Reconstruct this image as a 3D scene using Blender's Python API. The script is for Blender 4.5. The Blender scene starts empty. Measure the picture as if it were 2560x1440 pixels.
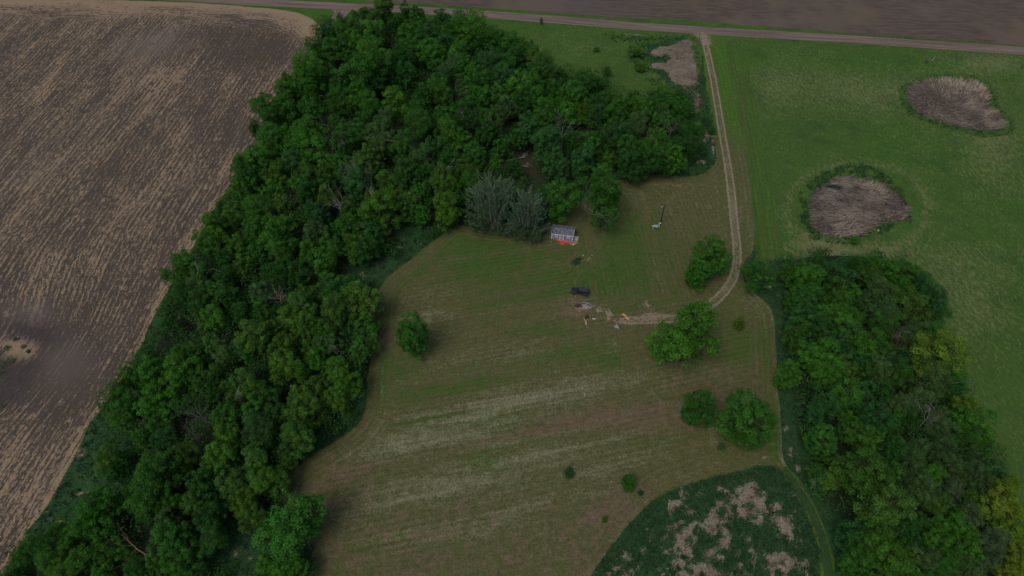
import bpy, math, random
import numpy as np
from mathutils import Vector, Matrix

# ---------------------------------------------------------------- camera, sky, sun, exposure
S = bpy.context.scene
COL = S.collection
H = 135.0; PITCH = math.radians(50); FPX = 2560 * 24 / 36.0
cam_d = bpy.data.cameras.new('camera'); cam = bpy.data.objects.new('camera', cam_d); COL.objects.link(cam)
cam.location = (0, 0, H); cam.rotation_euler = (math.pi / 2 - PITCH, 0, 0)
cam_d.lens = 24; cam_d.sensor_width = 36; cam_d.clip_start = 1; cam_d.clip_end = 6000
S.camera = cam
SUN_EL = math.radians(58); SUN_AZ = math.radians(215)     # azimuth clockwise from +Y
w = bpy.data.worlds.new('World'); S.world = w; w.use_nodes = True
wn = w.node_tree; bg = wn.nodes['Background']
sky = wn.nodes.new('ShaderNodeTexSky'); sky.sky_type = 'NISHITA'; sky.sun_disc = False
sky.sun_elevation = SUN_EL; sky.sun_rotation = SUN_AZ; sky.dust_density = 3.0; sky.air_density = 0.8; sky.ozone_density = 0.6
wn.links.new(sky.outputs['Color'], bg.inputs['Color']); bg.inputs['Strength'].default_value = 0.12
sd = bpy.data.lights.new('sun', 'SUN'); sd.energy = 1.15; sd.angle = math.radians(26); sd.color = (1.0, 0.95, 0.88)
sun = bpy.data.objects.new('sun', sd); COL.objects.link(sun)
sdir = Vector((math.sin(SUN_AZ) * math.cos(SUN_EL), math.cos(SUN_AZ) * math.cos(SUN_EL), math.sin(SUN_EL)))
sun.rotation_euler = sdir.to_track_quat('Z', 'Y').to_euler(); sun.location = (0, 0, 300)
S.view_settings.view_transform = 'Standard'; S.view_settings.look = 'None'
S.view_settings.exposure = 0.0; S.view_settings.gamma = 1.0
S.render.engine = 'CYCLES'
try:
    S.cycles.max_bounces = 5; S.cycles.diffuse_bounces = 3; S.cycles.transparent_max_bounces = 4
except Exception: pass

# ---------------------------------------------------------------- surveying: photo pixel -> place on the ground
SN, CS = math.sin(PITCH), math.cos(PITCH)
def at(px, py, z=0.0):
    u = px - 1280.0; v = 720.0 - py
    dz = v * CS - FPX * SN; dy = v * SN + FPX * CS
    k = (z - H) / dz
    return (u * k, dy * k)
def at_np(px, py):
    px = np.asarray(px, float); py = np.asarray(py, float)
    u = px - 1280.0; v = 720.0 - py
    dz = v * CS - FPX * SN; dy = v * SN + FPX * CS
    k = -H / dz
    return u * k, dy * k
def pix(x, y):
    d = y * CS + H * SN; up = y * SN - H * CS
    return 1280 + FPX * x / d, 720 - FPX * up / d
def pxm(px, py, z=0):      # pixels per metre near there
    x, y = at(px, py, z); return FPX / (y * CS + (H - z) * SN)
RNG = np.random.default_rng(7)

def hash2(ix, iy, seed):
    n = (ix.astype(np.int64) * 374761393 + iy.astype(np.int64) * 668265263 + seed * 1442695041) & 0x7fffffff
    n = (n ^ (n >> 13)) * 1274126177 & 0x7fffffff
    n = n ^ (n >> 16)
    return (n & 0xffff) / 65535.0
def vnoise(x, y, s, seed=0):
    x = x / s; y = y / s
    ix = np.floor(x); iy = np.floor(y); fx = x - ix; fy = y - iy
    fx = fx * fx * (3 - 2 * fx); fy = fy * fy * (3 - 2 * fy)
    a = hash2(ix, iy, seed); b = hash2(ix + 1, iy, seed); c = hash2(ix, iy + 1, seed); d = hash2(ix + 1, iy + 1, seed)
    return (a * (1 - fx) + b * fx) * (1 - fy) + (c * (1 - fx) + d * fx) * fy
def fbm(x, y, s, seed=0, o=4):
    t = 0; a = .5; n = 0
    for k in range(o):
        t = t + a * vnoise(x + 31.7 * k, y - 17.3 * k, s, seed + k); n += a; a *= .55; s *= .5
    return t / n
def sst(v, lo, hi):
    t = np.clip((v - lo) / (hi - lo), 0, 1); return t * t * (3 - 2 * t)
def gpx(PX, PY, cx, cy, rx, ry, ang=0):
    a = math.radians(ang); dx = PX - cx; dy = PY - cy
    u = dx * math.cos(a) + dy * math.sin(a); v = -dx * math.sin(a) + dy * math.cos(a)
    return np.exp(-((u / rx) ** 2 + (v / ry) ** 2))

# ---------------------------------------------------------------- mesh + object helpers
def mesh_np(name, V, F, mats, attrs=None, smooth=False, mi=None):
    V = np.asarray(V, np.float32).reshape(-1, 3); F = np.asarray(F, np.int32)
    me = bpy.data.meshes.new(name)
    me.vertices.add(len(V)); me.vertices.foreach_set('co', V.ravel())
    k = F.shape[1]
    me.loops.add(F.size); me.loops.foreach_set('vertex_index', F.ravel())
    me.polygons.add(len(F)); me.polygons.foreach_set('loop_start', np.arange(0, F.size, k, dtype=np.int32))
    me.polygons.foreach_set('use_smooth', np.full(len(F), smooth))
    if mi is not None: me.polygons.foreach_set('material_index', np.asarray(mi, np.int32))
    me.update(calc_edges=True)
    for n, (dom, arr) in (attrs or {}).items():
        at_ = me.attributes.new(n, 'FLOAT', dom); at_.data.foreach_set('value', np.asarray(arr, np.float32).ravel())
    for m in (mats if isinstance(mats, (list, tuple)) else [mats]): me.materials.append(m)
    return me
class MB:
    def __init__(s): s.v = []; s.f = []
    def add(s, vs, fs):
        o = len(s.v); s.v += [tuple(v) for v in vs]; s.f += [tuple(i + o for i in f) for f in fs]; return s
    def box(s, c, d, rz=0, rx=0, ry=0, taper=1.0, tz=0):
        M = Matrix.Translation(c) @ Matrix.Rotation(rz, 4, 'Z') @ Matrix.Rotation(ry, 4, 'Y') @ Matrix.Rotation(rx, 4, 'X')
        vs = []
        for z in (-.5, .5):
            k = taper if z > 0 else 1
            for x, y in ((-.5, -.5), (.5, -.5), (.5, .5), (-.5, .5)):
                vs.append(M @ Vector((x * d[0] * k, y * d[1] * k, z * d[2])))
        return s.add(vs, [(3, 2, 1, 0), (4, 5, 6, 7), (0, 1, 5, 4), (1, 2, 6, 5), (2, 3, 7, 6), (3, 0, 4, 7)])
    def prism(s, prof, a0, a1, axis='y'):   # prof: list of (p,q); extruded along axis
        n = len(prof)
        def P(p, q, a): return {'y': (p, a, q), 'x': (a, p, q), 'z': (p, q, a)}[axis]
        vs = [P(p, q, a0) for p, q in prof] + [P(p, q, a1) for p, q in prof]
        return s.add(vs, [tuple(range(n)), tuple(range(2 * n - 1, n - 1, -1))] + [(i, i + n, (i + 1) % n + n, (i + 1) % n) for i in range(n)])
    def tube(s, pts, rads, n=8, caps=True):
        pts = [Vector(p) for p in pts]; vs = []; fs = []
        for i, p in enumerate(pts):
            d = (pts[min(i + 1, len(pts) - 1)] - pts[max(i - 1, 0)]).normalized()
            a = d.orthogonal().normalized() if i == 0 else (a - d * a.dot(d)).normalized()
            b = d.cross(a)
            for k in range(n):
                t = 2 * math.pi * k / n; vs.append(p + (a * math.cos(t) + b * math.sin(t)) * rads[i])
        for i in range(len(pts) - 1):
            for k in range(n):
                k2 = (k + 1) % n; fs.append((i * n + k, i * n + k2, (i + 1) * n + k2, (i + 1) * n + k))
        if caps: fs.append(tuple(range(n - 1, -1, -1))); fs.append(tuple(range((len(pts) - 1) * n, len(pts) * n)))
        return s.add(vs, fs)
    def xf(s, M):
        s.v = [tuple(M @ Vector(v)) for v in s.v]; return s
    def mesh(s, name, mat, smooth=False, bevel=0):
        me = bpy.data.meshes.new(name); me.from_pydata(s.v, [], s.f); me.update()
        if bevel:
            import bmesh
            bm = bmesh.new(); bm.from_mesh(me)
            bmesh.ops.recalc_face_normals(bm, faces=bm.faces)
            bmesh.ops.bevel(bm, geom=[e for e in bm.edges if len(e.link_faces) == 2 and e.calc_face_angle(0) > .5], offset=bevel, segments=2, affect='EDGES', profile=.6)
            bm.to_mesh(me); bm.free()
        me.materials.append(mat)
        if smooth: me.polygons.foreach_set('use_smooth', [True] * len(me.polygons))
        return me
def obj(name, me, parent=None, loc=None):
    o = bpy.data.objects.new(name, me); COL.objects.link(o)
    if parent: o.parent = parent
    if loc: o.location = loc
    return o
def tag(o, label=None, cat=None, group=None, kind=None):
    if label: o['label'] = label
    if cat: o['category'] = cat
    if group: o['group'] = group
    if kind: o['kind'] = kind
    return o
def thing(name, label, cat, loc=(0, 0, 0), rz=0, group=None):
    o = bpy.data.objects.new(name, None); COL.objects.link(o); o.empty_display_size = .3
    o.location = loc; o.rotation_euler = (0, 0, rz); return tag(o, label, cat, group)

# ---------------------------------------------------------------- node helpers
class NT:
    def __init__(s, name, rough=.9):
        s.m = bpy.data.materials.new(name); s.m.use_nodes = True; s.t = s.m.node_tree; s.n = s.t.nodes
        s.b = s.n['Principled BSDF']; s.b.inputs['Roughness'].default_value = rough
        s.b.inputs['Specular IOR Level'].default_value = .15
    def new(s, t, **k):
        n = s.n.new(t)
        for a, b in k.items(): setattr(n, a, b)
        return n
    def put(s, sock, v):
        if hasattr(v, 'is_output') or hasattr(v, 'links'): s.t.links.new(v, sock)
        elif v is not None:
            if sock.type == 'RGBA' and len(v) == 3: v = (*v, 1)
            sock.default_value = v
    def math(s, op, a, b=None, c=None, clamp=False):
        n = s.new('ShaderNodeMath', operation=op, use_clamp=clamp)
        s.put(n.inputs[0], a)
        if b is not None: s.put(n.inputs[1], b)
        if c is not None: s.put(n.inputs[2], c)
        return n.outputs[0]
    def mix(s, f, a, b, blend='MIX'):
        n = s.new('ShaderNodeMix', data_type='RGBA', blend_type=blend, clamp_factor=True)
        s.put(n.inputs[0], f); s.put(n.inputs[6], a); s.put(n.inputs[7], b); return n.outputs[2]
    def attr(s, name): return s.new('ShaderNodeAttribute', attribute_name=name).outputs['Fac']
    def pos(s): return s.new('ShaderNodeNewGeometry').outputs['Position']
    def vmap(s, vec, rot=0, scale=(1, 1, 1), loc=(0, 0, 0)):
        n = s.new('ShaderNodeMapping'); s.put(n.inputs[0], vec); n.inputs['Rotation'].default_value = (0, 0, rot)
        n.inputs['Scale'].default_value = scale; n.inputs['Location'].default_value = loc; return n.outputs[0]
    def noise(s, vec, scale, detail=3, rough=.55, dist=0):
        n = s.new('ShaderNodeTexNoise'); s.put(n.inputs['Vector'], vec); n.inputs['Scale'].default_value = scale
        n.inputs['Detail'].default_value = detail; n.inputs['Roughness'].default_value = rough; n.inputs['Distortion'].default_value = dist
        return s.lin(n.outputs['Fac'], .24, .76)
    def lin(s, v, lo, hi):
        n = s.new('ShaderNodeMapRange'); s.put(n.inputs[0], v); n.inputs[1].default_value = lo; n.inputs[2].default_value = hi; return n.outputs[0]
    def ss(s, v, lo, hi):
        n = s.new('ShaderNodeMapRange', interpolation_type='SMOOTHSTEP'); s.put(n.inputs[0], v)
        n.inputs[1].default_value = lo; n.inputs[2].default_value = hi; return n.outputs[0]
    def comb(s, x, y, z=0):
        n = s.new('ShaderNodeCombineXYZ'); s.put(n.inputs[0], x); s.put(n.inputs[1], y); s.put(n.inputs[2], z); return n.outputs[0]
    def bump(s, h, strength=.5, dist=.3):
        n = s.new('ShaderNodeBump'); s.put(n.inputs['Height'], h); n.inputs['Strength'].default_value = strength; n.inputs['Distance'].default_value = dist
        s.t.links.new(n.outputs[0], s.b.inputs['Normal'])
    def done(s, col, rough=None):
        s.put(s.b.inputs['Base Color'], col)
        if rough is not None: s.put(s.b.inputs['Roughness'], rough)
        return s.m
def plain(name, col, rough=.6, var=.12, scale=3.0, metal=0):
    t = NT(name, rough); p = t.new('ShaderNodeTexCoord').outputs['Object']
    n = t.noise(p, scale, 3); t.b.inputs['Metallic'].default_value = metal
    a = tuple(c * (1 - var) for c in col); b = tuple(min(1, c * (1 + var)) for c in col)
    return t.done(t.mix(n, a, b))

# grass family -------------------------------------------------------------------------
OLIVE = (.080, .082, .031); GREEN = (.046, .084, .016); PALE = (.190, .184, .112); BROWN = (.115, .085, .052); TAN = (.26, .20, .145); LUSH = (.044, .110, .010)
def lawn_material():
    t = NT('mown_grass', .95); p = t.pos()
    g, d, br, ba, sx, tx, lu = [t.attr(a) for a in ('green', 'dry', 'brown', 'bare', 'sa', 'ta', 'lush')]
    fine = t.noise(p, 2.2, 4, .7); med = t.noise(p, .35, 4, .6); big = t.noise(p, .06, 3)
    st = t.noise(t.comb(t.math('MULTIPLY', sx, 1.0), t.math('MULTIPLY', tx, .07)), 1.0, 3, .6)
    st2 = t.noise(t.comb(t.math('MULTIPLY', sx, .28), t.math('MULTIPLY', tx, .012), 7.0), 1.0, 2, .5)
    gm = t.math('ADD', g, t.math('ADD', t.math('MULTIPLY', t.math('SUBTRACT', med, .5), .8), t.math('MULTIPLY', t.math('SUBTRACT', st2, .5), .7)))
    c = t.mix(t.ss(gm, .15, .85), OLIVE, GREEN)
    c = t.mix(t.ss(gm, .95, 1.5), c, (.026, .058, .016))  # deepest green; on the mown path it carries painted tree shade
    dm = t.math('ADD', d, t.math('ADD', t.math('MULTIPLY', t.math('SUBTRACT', st, .5), .6), t.math('ADD', t.math('MULTIPLY', t.math('SUBTRACT', fine, .5), .7), t.math('MULTIPLY', t.math('SUBTRACT', med, .5), .5))))
    c = t.mix(t.math('MULTIPLY', t.ss(dm, .1, 1.0), .7), c, PALE)
    bm = t.math('ADD', br, t.math('MULTIPLY', t.math('SUBTRACT', med, .5), 1.2))
    c = t.mix(t.math('MULTIPLY', t.ss(bm, .2, .9), .8), c, BROWN)
    c = t.mix(t.math('MULTIPLY', t.ss(t.math('ADD', lu, t.math('MULTIPLY', t.math('SUBTRACT', st, .5), .9)), .2, .8), .9), c, LUSH)
    stl = t.math('MULTIPLY', t.math('SINE', t.math('MULTIPLY', sx, 2 * math.pi / 1.3)), t.math('MULTIPLY', t.noise(p, .05, 2), .14))
    fk = t.math('ADD', fine, stl)
    c = t.mix(1.0, c, t.mix(fk, (.58, .58, .58), (1.40, 1.40, 1.40)), 'MULTIPLY')
    c = t.mix(1.0, c, t.mix(t.noise(p, .7, 3, .6), (.78, .80, .78), (1.22, 1.20, 1.22)), 'MULTIPLY')
    spk = t.noise(p, 1.7, 2, .6)
    tanv = t.mix(t.noise(p, .9, 3), (.155, .120, .082), (.27, .21, .145))
    c = t.mix(t.ss(t.math('ADD', ba, t.math('MULTIPLY', t.math('SUBTRACT', spk, .5), .9)), .42, .62), c, tanv)
    t.bump(fine, .35, .25)
    return t.done(c)
def meadow_material():
    t = NT('meadow_grass', .95); p = t.pos()
    fl, lu = t.attr('fleck'), t.attr('lush')
    pw = t.vmap(p, .45, (1, .5, 1))
    fine = t.noise(pw, 1.5, 5, .75); med = t.noise(p, .16, 5, .65); big = t.noise(p, .03, 3)
    c = t.mix(med, (.027, .076, .012), (.064, .116, .020))
    c = t.mix(t.math('MULTIPLY', big, .35), c, (.078, .114, .028))
    c = t.mix(t.math('MULTIPLY', lu, .8), c, t.mix(med, (.028, .092, .009), (.054, .118, .012)))
    f2 = t.noise(t.vmap(p, .5, (1, .45, 1)), 1.1, 5, .8)
    c = t.mix(t.math('MULTIPLY', t.ss(t.math('ADD', fl, t.math('MULTIPLY', t.math('SUBTRACT', f2, .5), 1.3)), .3, .95), .66), c, (.185, .185, .085))
    c = t.mix(1.0, c, t.mix(fine, (.6, .6, .6), (1.38, 1.38, 1.38)), 'MULTIPLY')
    sp = t.math('MULTIPLY', t.ss(t.noise(p, 2.1, 2, .7), .66, .9), t.ss(t.noise(p, .13, 4, .7), .42, .8))
    c = t.mix(t.math('MULTIPLY', sp, .6), c, (.22, .235, .14))
    c = t.mix(t.math('MULTIPLY', t.ss(t.noise(p, .07, 5, .7), .5, .85), .45), c, (.022, .062, .016))
    t.bump(fine, .6, .5)
    return t.done(c)
def rough_material():
    t = NT('rough_grass', .95); p = t.pos(); s = t.attr('straw')
    fine = t.noise(p, 1.5, 4, .7)
    c = t.mix(t.noise(p, .3, 3), (.017, .052, .020), (.034, .082, .026))
    sm = t.ss(t.math('ADD', s, t.math('MULTIPLY', t.math('SUBTRACT', t.noise(p, .9, 4, .7), .5), .7)), .38, .68)
    c = t.mix(sm, c, t.mix(t.noise(p, 2.5, 3, .7), (.10, .082, .058), (.31, .255, .18)))
    c = t.mix(1.0, c, t.mix(fine, (.5, .5, .5), (1.4, 1.4, 1.4)), 'MULTIPLY')
    t.bump(fine, .6, .5)
    return t.done(c)
def floor_material():
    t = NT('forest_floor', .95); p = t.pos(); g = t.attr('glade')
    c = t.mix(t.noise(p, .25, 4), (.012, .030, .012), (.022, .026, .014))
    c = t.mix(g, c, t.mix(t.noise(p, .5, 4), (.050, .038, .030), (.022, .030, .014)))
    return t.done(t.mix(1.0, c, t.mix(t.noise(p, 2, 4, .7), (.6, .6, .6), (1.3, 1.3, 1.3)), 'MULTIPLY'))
def plough_material():
    t = NT('ploughed_soil_with_residue', .95); p = t.pos()
    cov, haz, wet, sx, tx = [t.attr(a) for a in ('cover', 'haze', 'wet', 'sa', 'ta')]
    v1 = t.comb(t.math('MULTIPLY', sx, 2.7), t.math('MULTIPLY', tx, .5))
    n1 = t.noise(v1, .9, 5, .75); v2 = t.comb(t.math('MULTIPLY', sx, .22), t.math('MULTIPLY', tx, .05), 3.0)
    n2 = t.noise(v2, .8, 3, .55)
    row = t.math('SINE', t.math('MULTIPLY', sx, 2 * math.pi / 1.52))
    n3 = t.noise(t.comb(t.math('MULTIPLY', sx, 1.5), t.math('MULTIPLY', tx, .07), 11.0), 1.0, 3, .6)
    k = t.math('ADD', t.math('ADD', t.math('MULTIPLY', t.math('SUBTRACT', n1, .5), 1.0), t.math('MULTIPLY', t.math('SUBTRACT', n3, .5), .5)), t.math('MULTIPLY', t.math('SUBTRACT', n2, .5), .30))
    k = t.math('ADD', k, t.math('MULTIPLY', t.math('SUBTRACT', t.noise(p, 1.6, 3, .7), .5), .45)); k = t.math('ADD', k, t.math('MULTIPLY', row, .07)); k = t.math('ADD', k, cov)
    soil = t.mix(t.noise(p, .12, 3), (.039, .0315, .0225), (.057, .046, .034))
    soil = t.mix(t.noise(p, 3, 3, .7), soil, t.mix(.5, soil, (.12, .10, .085)))
    tan = t.mix(t.noise(p, 1.7, 3, .7), (.185, .136, .084), (.295, .218, .135))
    m = t.ss(k, .44, .58)
    c = t.mix(m, soil, tan)
    c = t.mix(t.math('MULTIPLY', t.ss(t.math('ADD', haz, t.math('MULTIPLY', t.math('SUBTRACT', n2, .5), .3)), .15, .95), .6), c, (.120, .100, .086))  # mist haze mixed into the soil colour as smooth pale grey
    c = t.mix(t.math('MULTIPLY', wet, .9), c, t.mix(n1, (.030, .024, .022), (.075, .062, .055)))
    t.bump(n1, .5, .25)
    return t.done(c)
def farfield_material():
    t = NT('tilled_soil', .95); p = t.pos(); sx, tx = t.attr('sa'), t.attr('ta')
    n1 = t.noise(t.comb(t.math('MULTIPLY', sx, .8), t.math('MULTIPLY', tx, .12)), 1.0, 5, .7)
    n2 = t.noise(p, .03, 4, .6); pa = t.noise(p, .011, 3, .5)
    c = t.mix(t.ss(n1, .3, .75), (.066, .052, .041), (.105, .082, .063))
    c = t.mix(t.ss(n2, .5, .75), c, (.108, .084, .060)); c = t.mix(t.math('MULTIPLY', t.ss(pa, .4, .9), .6), c, (.088, .078, .070))
    t.bump(n1, .4, .3)
    return t.done(c)
def gravel_material():
    t = NT('gravel', .95); p = t.pos(); sx, tx = t.attr('sa'), t.attr('ta')
    n = t.noise(t.comb(t.math('MULTIPLY', sx, 1.3), t.math('MULTIPLY', tx, .03)), 1.0, 3, .6); f = t.noise(p, 3, 4, .7)
    c = t.mix(t.ss(n, .3, .7), (.108, .080, .066), (.176, .134, .112)); c = t.mix(1.0, c, t.mix(f, (.8, .8, .8), (1.2, 1.2, 1.2)), 'MULTIPLY')
    return t.done(c)
def reed_material():
    t = NT('flattened_reed_mat', .95); p = t.pos(); wt = t.attr('water')
    n = t.noise(p, 1.2, 5, .75); c = t.mix(t.ss(n, .3, .8), (.045, .036, .030), (.13, .105, .085))
    c = t.mix(wt, c, (.018, .018, .022)); t.bump(n, .6, .4)
    return t.done(c, t.math('SUBTRACT', .95, t.math('MULTIPLY', wt, .8)))
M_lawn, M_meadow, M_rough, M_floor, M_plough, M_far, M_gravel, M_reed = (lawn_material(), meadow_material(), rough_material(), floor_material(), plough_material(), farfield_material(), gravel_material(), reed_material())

# ---------------------------------------------------------------- regions of ground
def curve(pts, closed=True, n=6, jit=0.0, seed=1):
    P = np.array([at(*p) for p in pts]); m = len(P); out = []
    for i in range(m if closed else m - 1):
        if closed: a, b, c, d = P[i - 1], P[i], P[(i + 1) % m], P[(i + 2) % m]
        else: a, b, c, d = P[max(i - 1, 0)], P[i], P[i + 1], P[min(i + 2, m - 1)]
        k = max(n, int(np.linalg.norm(c - b) / 1.5))
        for t in np.arange(k) / k:
            out.append(.5 * ((2 * b) + (c - a) * t + (2 * a - 5 * b + 4 * c - d) * t * t + (3 * b - a - 3 * c + d) * t ** 3))
    if not closed: out.append(P[-1])
    Q = np.array(out)
    if jit:
        nx = fbm(Q[:, 0], Q[:, 1], 3, seed) - .5; ny = fbm(Q[:, 0], Q[:, 1], 3, seed + 9) - .5
        Q = Q + np.stack([nx, ny], 1) * 2 * jit
    return Q
def inside(X, Y, Q):
    r = np.zeros(X.shape, bool); x0, y0 = Q[:, 0], Q[:, 1]; x1, y1 = np.roll(x0, -1), np.roll(y0, -1)
    for i in range(len(Q)):
        if y0[i] == y1[i]: continue
        c = ((y0[i] > Y) != (y1[i] > Y)) & (X < (x1[i] - x0[i]) * (Y - y0[i]) / (y1[i] - y0[i]) + x0[i]); r ^= c
    return r
def seg_dist(X, Y, Q, closed=True):
    best = np.full(X.shape, 1e9); bx = np.zeros(X.shape); by = np.zeros(X.shape); ta = np.zeros(X.shape); sg = np.zeros(X.shape)
    acc = 0; n = len(Q) if closed else len(Q) - 1
    for i in range(n):
        a = Q[i]; b = Q[(i + 1) % len(Q)]; d = b - a; L = np.hypot(*d)
        if L < 1e-9: continue
        t = np.clip(((X - a[0]) * d[0] + (Y - a[1]) * d[1]) / L ** 2, 0, 1)
        qx = a[0] + t * d[0]; qy = a[1] + t * d[1]; D = np.hypot(X - qx, Y - qy); m = D < best
        best[m] = D[m]; bx[m] = qx[m]; by[m] = qy[m]; ta[m] = acc + t[m] * L
        sg[m] = np.sign(((X - a[0]) * d[1] - (Y - a[1]) * d[0]))[m]; acc += L
    return best, bx, by, ta, sg
def region(name, Q, step, z, mat, paint, label=None, kind='structure'):
    x0, y0 = Q.min(0) - step; x1, y1 = Q.max(0) + step
    nx = int((x1 - x0) / step) + 2; ny = int((y1 - y0) / step) + 2
    gx = x0 + np.arange(nx) * step; gy = y0 + np.arange(ny) * step
    CX, CY = np.meshgrid(gx[:-1] + step / 2, gy[:-1] + step / 2)
    keep = inside(CX, CY, Q)
    X, Y = np.meshgrid(gx, gy); X = X.ravel().copy(); Y = Y.ravel().copy()
    jj, ii = np.nonzero(keep); a = jj * nx + ii
    F = np.stack([a, a + 1, a + nx + 1, a + nx], 1)
    cnt = np.bincount(F.ravel(), minlength=nx * ny)
    edge = (cnt > 0) & (cnt < 4)
    _, bx, by, _, _ = seg_dist(X[edge], Y[edge], Q)
    X[edge] = bx; Y[edge] = by
    used = np.nonzero(cnt)[0]; re = np.zeros(nx * ny, int); re[used] = np.arange(len(used)); F = re[F]
    X = X[used]; Y = Y[used]
    at_ = {k: ('POINT', v) for k, v in paint(X, Y).items()}
    o = obj(name, mesh_np(name, np.stack([X, Y, np.full_like(X, z)], 1), F, mat, at_)); tag(o, label, kind=kind)
    return o
def ribbon(name, C, width, nacross, z, mat, paint, wfn=None):
    d = np.gradient(C, axis=0); d /= np.linalg.norm(d, axis=1)[:, None]; nrm = np.stack([d[:, 1], -d[:, 0]], 1)
    L = np.concatenate([[0], np.cumsum(np.linalg.norm(np.diff(C, axis=0), axis=1))])
    s = np.linspace(-.5, .5, nacross + 1); m = len(C)
    wd = np.full(m, width) if wfn is None else wfn(L)
    ej = (fbm(L, L * 0, 4, 3) - .5) * .5
    off = s[None, :] * (wd + ej)[:, None]
    X = (C[:, 0][:, None] + nrm[:, 0][:, None] * off).ravel(); Y = (C[:, 1][:, None] + nrm[:, 1][:, None] * off).ravel()
    i, j = np.meshgrid(np.arange(m - 1), np.arange(nacross), indexing='ij'); a = (i * (nacross + 1) + j).ravel()
    F = np.stack([a, a + 1, a + nacross + 2, a + nacross + 1], 1)
    P = paint(X, Y, off.ravel(), np.repeat(L, nacross + 1))
    o = obj(name, mesh_np(name, np.stack([X, Y, np.full_like(X, z)], 1), F, mat, {k: ('POINT', v) for k, v in P.items()})); tag(o, kind='structure')
    return o
def resample(Q, step):
    L = np.concatenate([[0], np.cumsum(np.linalg.norm(np.diff(Q, axis=0), axis=1))]); n = int(L[-1] / step)
    t = np.linspace(0, L[-1], n); return np.stack([np.interp(t, L, Q[:, 0]), np.interp(t, L, Q[:, 1])], 1)

TRACK = resample(curve([(1748, 82), (1757, 92), (1768, 130), (1785, 210), (1803, 320), (1817, 400), (1828, 480), (1836, 560), (1842, 615), (1842, 655), (1834, 692), (1812, 728), (1775, 762), (1730, 785), (1680, 797), (1630, 800), (1565, 802)], False, 8), .35)
LAWN = curve([(1722, 83), (1752, 100), (1757, 150), (1768, 250), (1781, 320), (1789, 390), (1775, 420), (1735, 440), (1640, 436), (1565, 447), (1500, 470), (1430, 520), (1370, 560), (1250, 580), (1150, 563), (1100, 590), (1040, 640), (975, 688), (945, 730), (934, 780), (930, 860), (918, 960), (912, 1020), (895, 1060), (850, 1095), (790, 1132), (725, 1180), (700, 1240), (740, 1310), (775, 1370), (770, 1450), (700, 1600), (1400, 1600), (1475, 1445), (1530, 1362), (1590, 1290), (1650, 1238), (1740, 1203), (1840, 1178), (1905, 1163), (1950, 1172), (1985, 1225), (2020, 1290), (2048, 1360), (2057, 1440), (2055, 1520), (2086, 1520), (2084, 1440), (2072, 1370), (2043, 1290), (2003, 1215), (1960, 1150), (1952, 1060), (1942, 950), (1938, 850), (1930, 780), (1905, 750), (1872, 722), (1858, 690), (1862, 650), (1884, 620), (1880, 500), (1868, 400), (1838, 250), (1815, 130), (1816, 92)], True, 4, .35)
STRIPE_A = math.atan2(*(lambda a, b: (b[1] - a[1], b[0] - a[0]))(at(1226, 1018), at(1500, 955)))
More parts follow.
